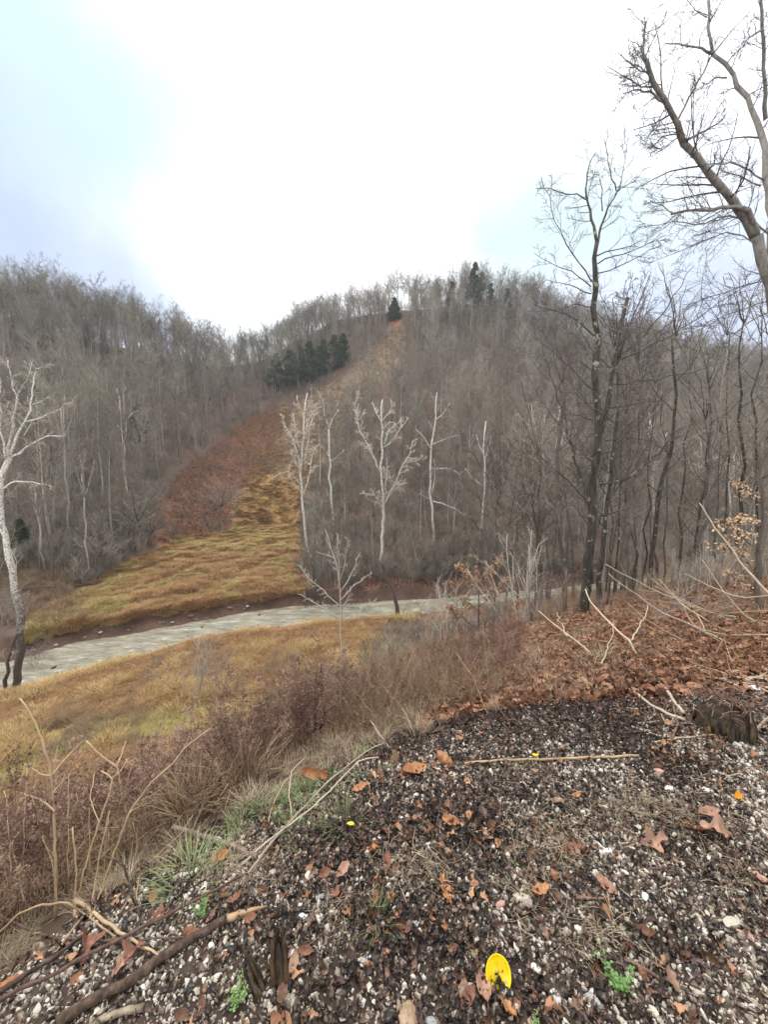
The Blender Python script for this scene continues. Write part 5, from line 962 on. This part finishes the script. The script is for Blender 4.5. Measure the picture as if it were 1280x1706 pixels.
stick('branch', 'long straight reddish branch crossing the lower left', 'stick', [(-30, 1700), (0, 1682), (93, 1637), (206, 1575), (275, 1541), (344, 1503), (414, 1468)], 9, 4, m_redstick, None, .03, 3, 1, GS, .08)
log = stick('log', 'thick wet log with a pale broken tip at the lower left', 'log', [(95, 1712), (155, 1672), (220, 1641), (261, 1606), (309, 1575), (378, 1537)], 22, 15, m_logbark, None, .0, 0, 2, GS, sides=12)
_p = np.array([hit(x, y) + [0, 0, .012] for x, y in [(376, 1538), (395, 1530), (420, 1521), (446, 1514)]]); _r = np.array([[15, 12, 8, 2.]]) / 2 / F * _p[:, 1]
v, f = tubes([(_p[None], _r, 8)]); _o = np.array(log.location); bt_ = link('broken_tip', newmesh('broken_tip', v - _o, f), m_wood, log)
stick('branch', 'dark stick lying parallel to the reddish branch at the left edge', 'stick', [(-20, 1676), (0, 1665), (52, 1630), (96, 1603), (137, 1570)], 11, 6, m_logbark, None, .02, 0, 3, GS)
stick('branch', 'short grey curved stick at the bottom left below the log', 'stick', [(150, 1712), (172, 1703), (205, 1690), (240, 1682)], 15, 12, bark('bark_grey_stick', (.12, .1, .07), (.22, .19, .14), (.34, .3, .23), None, 14, streak=False), None, 0, 0, 4, GS)
stick('branch', 'slack tan stem bending across the lower left grass', 'stick', [(-10, 1520), (0, 1527), (52, 1551), (103, 1565), (192, 1568), (320, 1560)], 5, 3, m_redstick, (1.35, 1.35), 0, 2, 5, GS, .1)
stick('branch', 'tan broken stem slanting down to the reddish branch', 'stick', [(124, 1496), (165, 1528), (206, 1558), (265, 1592)], 7, 4, m_tanstalk, (1.5, 1.32), 0, 0, 6, GS)
stick('branch', 'arched thin stem rising from the left edge', 'stick', [(-10, 1560), (34, 1520), (69, 1507), (113, 1503), (144, 1524), (192, 1561)], 4, 3, m_tanstalk, (1.3, 1.4), 0, 0, 7, GS)
stick('branch', 'grey stick with a pale end pointing left above the green grass', 'stick', [(288, 1377), (340, 1392), (390, 1410), (428, 1427)], 8, 10, bark('bark_grey_brown', (.14, .09, .07), (.27, .2, .16), (.42, .34, .27), None, 14, streak=False), (1.85, 1.62), 0, 0, 8, GS)
stick('branch', 'pale slanting stem from the lower left up to the grey stick', 'stalk', [(82, 1600), (137, 1527), (172, 1493), (206, 1469), (250, 1435), (300, 1390), (323, 1357)], 4, 2, m_tanstalk, (1.35, 1.8), 0, 2, 9, GS, .12)
stick('branch', 'dark bent stem in the weeds right of the tan stalks', 'stalk', [(172, 1427), (206, 1441), (223, 1493), (240, 1544)], 4, 4, m_logbark, (1.5, 1.4), 0, 0, 10, GS)
GT = 'tan stalks at the left foreground'
STK = [('tallest tan stalk at the left with side shoots', [(93, 1530), (93, 1499), (91, 1375), (86, 1292), (81, 1265), (62, 1210), (45, 1179), (33, 1163)], 5.5, 2.5, (1.5, 1.7), [([(91, 1352), (75, 1335), (48, 1325), (25, 1318)], 3, 1.5), ([(86, 1292), (72, 1290), (40, 1271)], 2.5, 1.2), ([(86, 1290), (110, 1262), (137, 1235)], 2.5, 1.2), ([(88, 1320), (105, 1300), (125, 1285)], 2, 1)]),
       ('long pale stalk arching right over the brown weeds', [(150, 1530), (165, 1495), (190, 1420), (205, 1380), (215, 1353), (250, 1305), (290, 1270), (310, 1242), (352, 1213)], 4.5, 2, (1.5, 1.9), [([(215, 1353), (230, 1345), (262, 1330)], 2, 1)]),
       ('straight tan stalk with a bent tip, second from left', [(122, 1530), (140, 1450), (165, 1370), (175, 1345), (185, 1310), (188, 1295), (168, 1283)], 4.5, 2.5, (1.5, 1.7), [([(186, 1296), (200, 1285), (215, 1262)], 2, 1), ([(165, 1370), (150, 1330), (158, 1285)], 2, 1)]),
       ('short upright stalk just right of the tallest one', [(126, 1530), (127, 1430), (121, 1378)], 4, 2.5, (1.5, 1.6), None), ('stalk leaning right between the second and the arching one', [(148, 1530), (158, 1470), (172, 1400), (182, 1350)], 3.5, 2, (1.5, 1.65), None),
       ('pale broken twig tip high in the weeds', [(225, 1400), (205, 1330), (195, 1277), (170, 1260), (155, 1245), (143, 1234)], 3.5, 3, (2.0, 2.3), [([(195, 1275), (203, 1255), (210, 1233)], 2.5, 1.5)]),
       ('short pale stalk at the left edge', [(-5, 1440), (15, 1412), (35, 1380)], 3.5, 2, (1.5, 1.6), None), ('thin stalk leaning left at the left edge', [(40, 1500), (30, 1450), (20, 1410), (22, 1400)], 3, 2, (1.5, 1.6), None),
       ('thin curved stalk in front of the green grass', [(228, 1500), (232, 1440), (226, 1385), (222, 1370)], 3, 1.5, (1.6, 1.7), None), ('thin tan stalk bending at knee height, left of the log', [(200, 1520), (240, 1448), (300, 1440)], 3, 1.5, (1.5, 1.6), None)]
for i, (lb, pts, w0, w1, ys, ex) in enumerate(STK): stick('dry_stalk', lb, 'stalk', pts, w0, w1, m_tanstalk, ys, 0, 3, 20 + i, GT, .14, ex)
for k in range(26):
    x = 10 + 170 * rng.random(); y = 1410 + 60 * rng.random(); hgt = 60 + 130 * rng.random(); dx = rng.normal() * 25
    Y = 1.45 + .5 * rng.random(); stick('dry_stalk', 'thin dry grass stalk among the tan stalks at the left', 'stalk', [(x, y + 40), (x + dx * .3, y - hgt * .4), (x + dx, y - hgt)], 2.5, 1.2, m_tanstalk, (Y, Y + .1), 0, 2, 60 + k, 'thin dry grass stalks at the left', .15, sides=5)
GA = 'arching twigs at the gravel edge'
for i, (lb, pts, w0) in enumerate([('highest arching twig at the gravel edge', [(400, 1472), (447, 1409), (486, 1366), (544, 1304), (587, 1269), (616, 1247), (641, 1238)], 4), ('second arching twig, lower and drooping right', [(405, 1440), (436, 1409), (522, 1344), (572, 1294), (601, 1265), (630, 1261)], 3.5), ('upright twig curving over the leaf cluster', [(488, 1368), (481, 1322), (486, 1283), (508, 1263)], 3),
        ('low twig lying along the gravel edge', [(400, 1416), (472, 1367), (520, 1360), (569, 1351)], 3.5), ('short twig slanting down right on the gravel', [(566, 1326), (594, 1351), (619, 1376)], 3), ('bare twig left of the leaf cluster', [(447, 1370), (455, 1340), (475, 1300), (500, 1282)], 2.5), ('small pale twig rising above the tall curled leaf', [(648, 1245), (632, 1222), (616, 1198)], 2.5)]):
    b = hit(*pts[0]); stick('twig', lb, 'twig', pts, w0, 1.8, m_redstick if i in (3, 4) else m_pale, None if i in (3, 4) else (b[1], b[1] + .35), .01, 2, 100 + i, GA, .12)
stick('branch', 'long straight thin stick lying level across the top of the gravel', 'stick', [(775, 1276), (840, 1271), (943, 1268), (1000, 1266), (1063, 1263)], 4.5, 4, m_tanstalk, None, .01, 0, 110)
stick('branch', 'grey forked stick standing at the edge behind the level stick', 'stick', [(780, 1275), (805, 1245), (838, 1215)], 3.5, 2, m_redstick, (2.3, 2.6), 0, 1, 111)
for i, (lb, pts, w0, w1, ys) in enumerate([('forked pale twig lying in front of the stump', [(1090, 1240), (1140, 1232), (1200, 1226)], 4, 2, None), ('curved pale twig left of the stump', [(1052, 1213), (1100, 1230), (1175, 1234)], 3, 2, None), ('pale twig rising at the right edge by the stump', [(1246, 1230), (1262, 1212), (1290, 1185)], 4, 3, (2.55, 2.7)), ('level twig right of the stump', [(1236, 1220), (1262, 1216), (1290, 1211)], 3.5, 3, None),
        ('grey stick propped against the left of the stump', [(1118, 1235), (1130, 1205), (1122, 1175)], 4, 3, (2.6, 2.8)), ('brown stick lying among leaves in lower right gravel', [(1040, 1603), (1065, 1615), (1094, 1632)], 7, 5, None), ('thin stick in the right gravel near the straw', [(1080, 1452), (1100, 1450), (1120, 1448)], 4, 3, None), ('dark stick in the middle right gravel', [(960, 1500), (1000, 1502), (1020, 1498)], 6, 3, None)]):
    stick('twig', lb, 'twig', pts, w0, w1, m_pale if i < 4 else m_redstick, ys, .008, 1, 120 + i, 'twigs lying on the right-hand gravel', .2)
for k in range(46):
    x, y = (1060 + 110 * rng.random(), 1175 + 50 * rng.random()) if k < 26 else (880 + 380 * rng.random(), 1250 + 300 * rng.random()); a = rng.random() * 3.14; L = 18 + 30 * rng.random()
    stick('twig', 'short dead twig in the debris beside the stump' if k < 26 else 'short dead twig lying on the right-hand gravel', 'twig', [(x, y), (x + L * .5 * math.cos(a), y - L * .2 * math.sin(a)), (x + L * math.cos(a), y - L * .45 * math.sin(a))], 2.6, 1.5, m_redstick if k % 2 else m_pale, None, .01, 1, 140 + k, 'dead twigs by the stump' if k < 26 else 'short twigs on the gravel', .3, sides=5)
stick('log', 'dark fallen log lying on the far bank at the left edge', 'log', [(-20, 988), (50, 984), (100, 982), (165, 976)], 5, 3.5, m_logbark, None, .15, 2, 300)
for k in range(14):
    x0 = 1290; y0 = 1000 + 160 * rng.random(); L = 120 + 170 * rng.random(); up = -20 - 90 * rng.random(); yy = 4.2 + 1.2 * rng.random()
    stick('bare_shoot', 'thin pale shoot among those sprawling in from the right edge', 'shoot', [(x0, y0), (x0 - L * .35, y0 + up * .15 + 8), (x0 - L * .7, y0 + up * .5), (x0 - L, y0 + up)], 2.6, 1, m_pale if k % 3 else m_tanstalk, (yy, yy + .8), 0, 4, 320 + k, 'thin pale shoots at the right edge', .16, sides=5)
# pale shoots reaching over the leafy slope
stick('fallen_branch', 'long pale branch over the leafy slope, upper of the pair from the twig pile', 'branch', [(1141, 1188), (1115, 1157), (1087, 1123), (1064, 1095), (1049, 1068), (1020, 1041), (994, 1015), (981, 998), (976, 981)], 6, 2, m_pale, (2.9, 5.2), 0, 3, 200, 'pale branches over the leafy slope', .07, [([(1049, 1068), (1065, 1045), (1076, 1030), (1080, 1008)], 2.5, 1.3)])
stick('fallen_branch', 'long pale branch over the leafy slope, lower of the pair from the twig pile', 'branch', [(1146, 1201), (1115, 1190), (1077, 1168), (1040, 1142), (995, 1099), (969, 1074), (945, 1056), (917, 1034), (898, 1018)], 6, 2, m_pale, (2.85, 5.2), 0, 3, 201, 'pale branches over the leafy slope', .07, [([(945, 1056), (933, 1038), (927, 1020)], 2.2, 1.2), ([(1003, 1105), (1015, 1075), (1022, 1055), (1022, 1035)], 2.5, 1.3), ([(1005, 1112), (975, 1125), (920, 1124)], 2, 1)])
stick('bare_shrub', 'pale whippy shrub whose long shoots sprawl left from the right edge', 'shrub', [(1290, 1125), (1271, 1112), (1240, 1085), (1200, 1065), (1150, 1040), (1120, 1028), (1098, 1018), (1060, 990), (1030, 970), (1015, 955)], 5, 1.4, m_pale, (3.9, 4.8), 0, 4, 202, None, .1,
      [([(1290, 1155), (1275, 1150), (1230, 1125), (1190, 1095), (1150, 1070), (1120, 1058), (1080, 1035), (1045, 1005)], 4, 1.3), ([(1290, 1148), (1200, 1130), (1150, 1125), (1110, 1132), (1085, 1125), (1055, 1098)], 3.5, 1.2), ([(1290, 1057), (1220, 1058), (1180, 1052), (1155, 1040), (1143, 1020), (1138, 1005)], 3, 1.2),
       ([(1290, 1138), (1240, 1115), (1180, 1098), (1100, 1090), (1040, 1075), (1000, 1068)], 3.5, 1.2), ([(1290, 992), (1240, 996), (1215, 990), (1180, 975), (1140, 955)], 3, 1.2), ([(1290, 1118), (1240, 1135), (1200, 1150), (1178, 1166)], 3, 1.5), ([(1290, 998), (1256, 961), (1233, 937), (1221, 916), (1192, 880), (1166, 838)], 4, 1.6),
       ([(1290, 1080), (1250, 1078), (1200, 1070), (1140, 1075), (1090, 1060)], 2.5, 1), ([(1290, 1100), (1230, 1095), (1160, 1110), (1100, 1112)], 2.5, 1), ([(1175, 1052), (1165, 1025), (1140, 1010), (1098, 965)], 2.2, 1)])
for i, (x, y) in enumerate([(735, 1215), (812, 1190), (905, 1165), (690, 1220), (850, 1205)]):
    dx = -25 - 110 * rng.random(); dy = -60 - 70 * rng.random(); b = hit(x, y); Y = b[1]
    stick('dry_stalk', 'long thin leaning stalk rising from the brown thicket', 'stalk', [(x, y), (x + dx * .35, y + dy * .5), (x + dx, y + dy)], 1.5, .8, m_tanstalk if i % 2 else m_redstick, (Y, Y + .6), 0, 3, 220 + i, 'leaning stalks of the brown thicket', .2, sides=5)

# ------------------------------------------------------------------ stump, rotten stems, snag
def splinters(root, base, n, rad, h0, h1, mats, seed, thick=.03):
    g = np.random.default_rng(seed)
    for k in range(n):
        a = 6.283 * k / n + g.normal() * .15; r = rad * (.75 + .3 * g.random()); h = h0 + (h1 - h0) * g.random() ** 1.3; r *= .8 + .35 * g.random(); P = np.zeros((1, 6, 3)); u = np.linspace(0, 1, 6)
        P[0, :, 0] = math.cos(a) * r * (1 - .12 * u) + g.normal(size=6) * .003; P[0, :, 1] = math.sin(a) * r * (1 - .12 * u) + g.normal(size=6) * .003; P[0, :, 2] = -.05 + (h + .05) * u
        Rr = (thick * np.array([1.2, 1.05, 1, .9, .7, .18]) * (.8 + .4 * g.random()))[None]; v, f = tubes([(P, Rr, 6)]); link('splinter', newmesh('splinter', v, f), mats[k % len(mats)], root)
m_rot = bark('rotten_wood', (.012, .01, .008), (.05, .038, .028), (.14, .1, .06), (.2, .13, .06), 16, .62, streak=True)
m_rot2 = bark('stump_wood', (.02, .014, .01), (.08, .05, .028), (.2, .12, .06), None, 18)
p = hit(1205, 1215); st = empty('tree_stump', p, 'hollow split tree stump with debris on top at the gravel edge', 'stump')
splinters(st, p, 30, .14, .06, .25, [m_rot, m_rot2, m_rot, m_rot], 5, .02)
v, f = tubes([(np.array([[(0, 0, -.05), (0.01, 0, .05), (0, .01, .1), (.01, 0, .13)]]), np.array([[.14, .135, .13, .06]]), 12)]); link('core', newmesh('core', v, f), m_rot, st)
P_ = np.random.default_rng(6).normal(size=(110, 1, 3)) * [.1, .09, .014] + [0, 0, .2]; Q_ = P_ + np.random.default_rng(8).normal(size=(110, 1, 3)) * [.05, .05, .02]
v, f = tubes([(np.concatenate([P_, .5 * (P_ + Q_) + [0, 0, .01], Q_], 1), np.full((110, 3), .003), 4)]); link('debris', newmesh('debris', v, f), m_redstick, st)
for i, (px, py, lb, hh, rd, th, n) in enumerate([(468, 1632, 'rotten dark upright stem stub with yellowish inside at the lower left of the gravel', .17, .022, .011, 9), (432, 1650, 'smaller dark leaning stem stub left of the upright one', .12, .018, .007, 5)]):
    p = hit(px, py); st = empty('rotten_stub', p, lb, 'stump', 'rotten stem stubs'); splinters(st, p, n, rd, hh * .8, hh * 1.1, [m_rot, m_rot, m_rot2], 15 + i, th)
    if i: st.rotation_euler = (R(-8), R(-24), 0)
p = hit(533, 1213); sn = P3(533, 1210, p[1]); st = empty('snag', p, 'black charred-looking stub poking out of the brown weeds near the centre', 'stump'); splinters(st, p, 5, .05, .6, 1.0, [simple('charred', [(.3, (.008, .008, .01)), (.7, (.03, .03, .035))], 20, .6)], 33, .05)

# ------------------------------------------------------------------ litter
def dish(name, label, px, py, wp, hp, mat, notch=True, cat='litter', tilt=0.9):
    p = hit(px, py + hp * .35); n, r = 40, 8; V = []; 
    for j in range(r + 1):
        q = j / r
        for k in range(n):
            a = 2 * math.pi * k / n; rr = q * (1 + .05 * math.sin(2 * a + 1)); x = rr * math.cos(a) * .5; z = rr * math.sin(a) * .62
            y = .26 * (1 - q ** 2.2) ** .7
            if z > .1: y += .1 * (z - .1) * (1 if q > .7 else .3)
            V.append((x, y, z))
    V = np.array(V); Fq = []
    for j in range(r):
        for k in range(n):
            k2 = (k + 1) % n; a = 2 * math.pi * (k + .5) / n; qm = (j + .5) / r; xx = qm * math.cos(a) * .5; zz = qm * math.sin(a) * .62
            if notch and zz < -.1 and abs(xx - .04) < .09 * min(1, (-.1 - zz) * 3 + .35): continue
            Fq.append((j * n + k, j * n + k2, (j + 1) * n + k2, (j + 1) * n + k))
    s = wp / F * p[1]; V = V * s; V[:, 2] += s * .62
    me = newmesh(name, V, [np.array(Fq)]); o = link(name, me, mat, loc=p + [0, 0, -.004]); so_ = o.modifiers.new('thick', 'SOLIDIFY'); so_.thickness = .0016; so_.offset = 0; o.rotation_euler = (-R(tilt * 40), R(-6), R(4)); return tag(o, label, cat)
m, n_, l_, b_ = M('yellow_plastic'); tcn = n_.new('ShaderNodeTexCoord'); nn_ = noise(n_, l_, 30, 3, tcn.outputs['Object']); rr_ = ramp(n_, [(.28, (.35, .2, .02)), (.36, (.8, .55, .0)), (.7, (.93, .72, .01))]); l_.new(nn_.outputs[0], rr_.inputs[0]); l_.new(rr_.outputs[0], b_.inputs['Base Color']); b_.inputs['Roughness'].default_value = .35; b_.inputs['Subsurface Weight'].default_value = 0
dish('plastic_scrap', 'bright yellow notched dish-shaped scrap standing on the gravel at the bottom', 838, 1638, 48, 60, m)
m_or = simple('orange_plastic', [(.3, (.75, .26, .01)), (.7, (.9, .38, .02))], 20, .4, rnd=False); m_bl = simple('blue_white_film', [(.3, (.35, .6, .8)), (.7, (.8, .85, .9))], 8, .4, rnd=False)
p = hit(1229, 1331); g = np.random.default_rng(3); me = leaf_mesh(.05, .045, 0, 77, .25); o = link('orange_scrap', me, m_or, loc=p + [0, 0, .02]); o.scale = (.9, .9, .9); o.rotation_euler = (R(60), 0, R(10)); tag(o, 'small bright orange scrap in the gravel at the right', 'litter')
for nm, px, py, wp, mt, lb in [('plastic_film', 1259, 1150, 20, m_bl, 'crumpled blue and white plastic film right of the stump'), ('green_glass', 1253, 1472, 10, simple('green_glass', [(.3, (.0, .08, .05)), (.7, (.01, .16, .1))], 20, .15, rnd=False), 'dark green glass shard at the right edge'), ('green_glass', 1131, 1384, 6, None, 'tiny dark green glass shard among straw near the orange leaves')]:
    p = hit(px, py); me = stone_mesh(1300 + int(px), 2, .5, 1.2); me.materials.append(mt or bpy.data.materials['green_glass']); s = wp / F * p[1]; o = link(nm, me, None, loc=p + [0, 0, s * .25]); o.scale = (s * 1.1, s * .8, s * .8); tag(o, lb, 'litter')
for px, py, lb in [(892, 1261, 'small yellow leaf scrap near the level stick'), (584, 1377, 'tiny yellow leaf scrap beside the green tuft')]:
    p = hit(px, py); o = link('yellow_leaf', leaf_mesh(.035, .02, 0, int(px), .5), bpy.data.materials['yellow_plastic'], loc=p + [0, 0, .012]); tag(o, lb, 'leaf')
# green sprouts
m_sprout = simple('sprout_leaf', [(.2, (.10, .2, .05)), (.8, (.24, .36, .11))], 20, .55)
def sprout(px, py, hp, seed, lb, nst=7):
    p = hit(px, py); h = hp / F * p[1]; g = np.random.default_rng(seed); o = empty('green_sprout', p, lb, 'plant', 'green sprouts in the gravel'); P = []
    for s in range(nst):
        a = g.random() * 6.28; d = np.array([math.cos(a) * .6, math.sin(a) * .6, 1.]); q = np.zeros(3); pts = [q]
        for k in range(4): d = d + g.normal(size=3) * .2; q = q + d / np.linalg.norm(d) * h / 4 * (.7 + .5 * g.random()); pts.append(q)
        P.append(pts)
    P = np.array(P); v, f = tubes([(P, np.full((nst, 5), .0009), 4)]); link('stem', newmesh('stem', v, f), m_sprout, o)
    Q = np.repeat(P[:, 1:].reshape(-1, 3), 5, 0); Q = Q + g.normal(size=Q.shape) * h * .06; d1 = g.normal(size=Q.shape); d1[:, 2] = np.abs(d1[:, 2]) * .4; d1 /= np.linalg.norm(d1, axis=1, keepdims=True); d2 = np.cross(d1, [0, 0, 1.]); s = h * .12
    V = np.stack([Q, Q + d1 * s * .5 + d2 * s * .4, Q + d1 * s, Q + d1 * s * .5 - d2 * s * .4], 1).reshape(-1, 3); link('foliage', newmesh('foliage', V, [np.arange(len(V)).reshape(-1, 4)], False), m_sprout, o)
sprout(1035, 1650, 55, 1, 'bright green sprout in the lower right gravel', 9); sprout(398, 1672, 40, 2, 'green sprout at the bottom beside the log'); sprout(890, 1702, 26, 3, 'tiny bright green sprout at the bottom edge right of the yellow scrap', 4); sprout(335, 1525, 30, 4, 'pale green sprout beside the reddish branch', 6); sprout(860, 1440, 14, 5, 'tiny green sprout in the middle gravel', 3)
for i, (px, py, sc_, lb) in enumerate([(573, 1372, 1.2, 'short green grass tuft at the gravel edge under the arching twigs'), (555, 1305, .9, 'green grass tuft behind the arching twigs'), (600, 1300, .8, 'small green tuft left of the curled leaves'), (625, 1535, .8, 'green and straw tuft in the middle gravel'), (312, 1478, 1.5, 'light green tuft below the grey stick'), (320, 1440, 1.3, 'light green tuft under the pale end of the grey stick'), (500, 1385, 1.0, 'faint green tuft left of the short slanting twig')]):
    p = hit(px, py); o = link('grass_tuft', tuft(70, .10, .003, 1400 + i, .12, .8), m_grassgreen, loc=p); o.scale = (sc_,) * 3; tag(o, lb, 'grass tuft', 'green grass tufts at the gravel edge')

# ------------------------------------------------------------------ damp air
def haze():
    x0, x1, y0, y1, z0, z1 = -900, 900, -12, 530, -150, 135
    V = [(x, y, z) for x in (x0, x1) for y in (y0, y1) for z in (z0, z1)]; Fq = np.array([(0, 1, 3, 2), (4, 6, 7, 5), (0, 4, 5, 1), (2, 3, 7, 6), (0, 2, 6, 4), (1, 5, 7, 3)])
    me = newmesh('haze', V, [Fq], False); m = bpy.data.materials.new('damp_air'); m.use_nodes = True; n = m.node_tree.nodes; n.clear(); o = n.new('ShaderNodeOutputMaterial'); vv = n.new('ShaderNodeVolumePrincipled')
    vv.inputs['Color'].default_value = (.86, .9, .95, 1); vv.inputs['Density'].default_value = HAZE; m.node_tree.links.new(vv.outputs[0], o.inputs['Volume'])
    tag(link('haze', me, m), 'thin damp air paling the far ridges', 'haze', kind='stuff')
HAZE = .00036
haze()
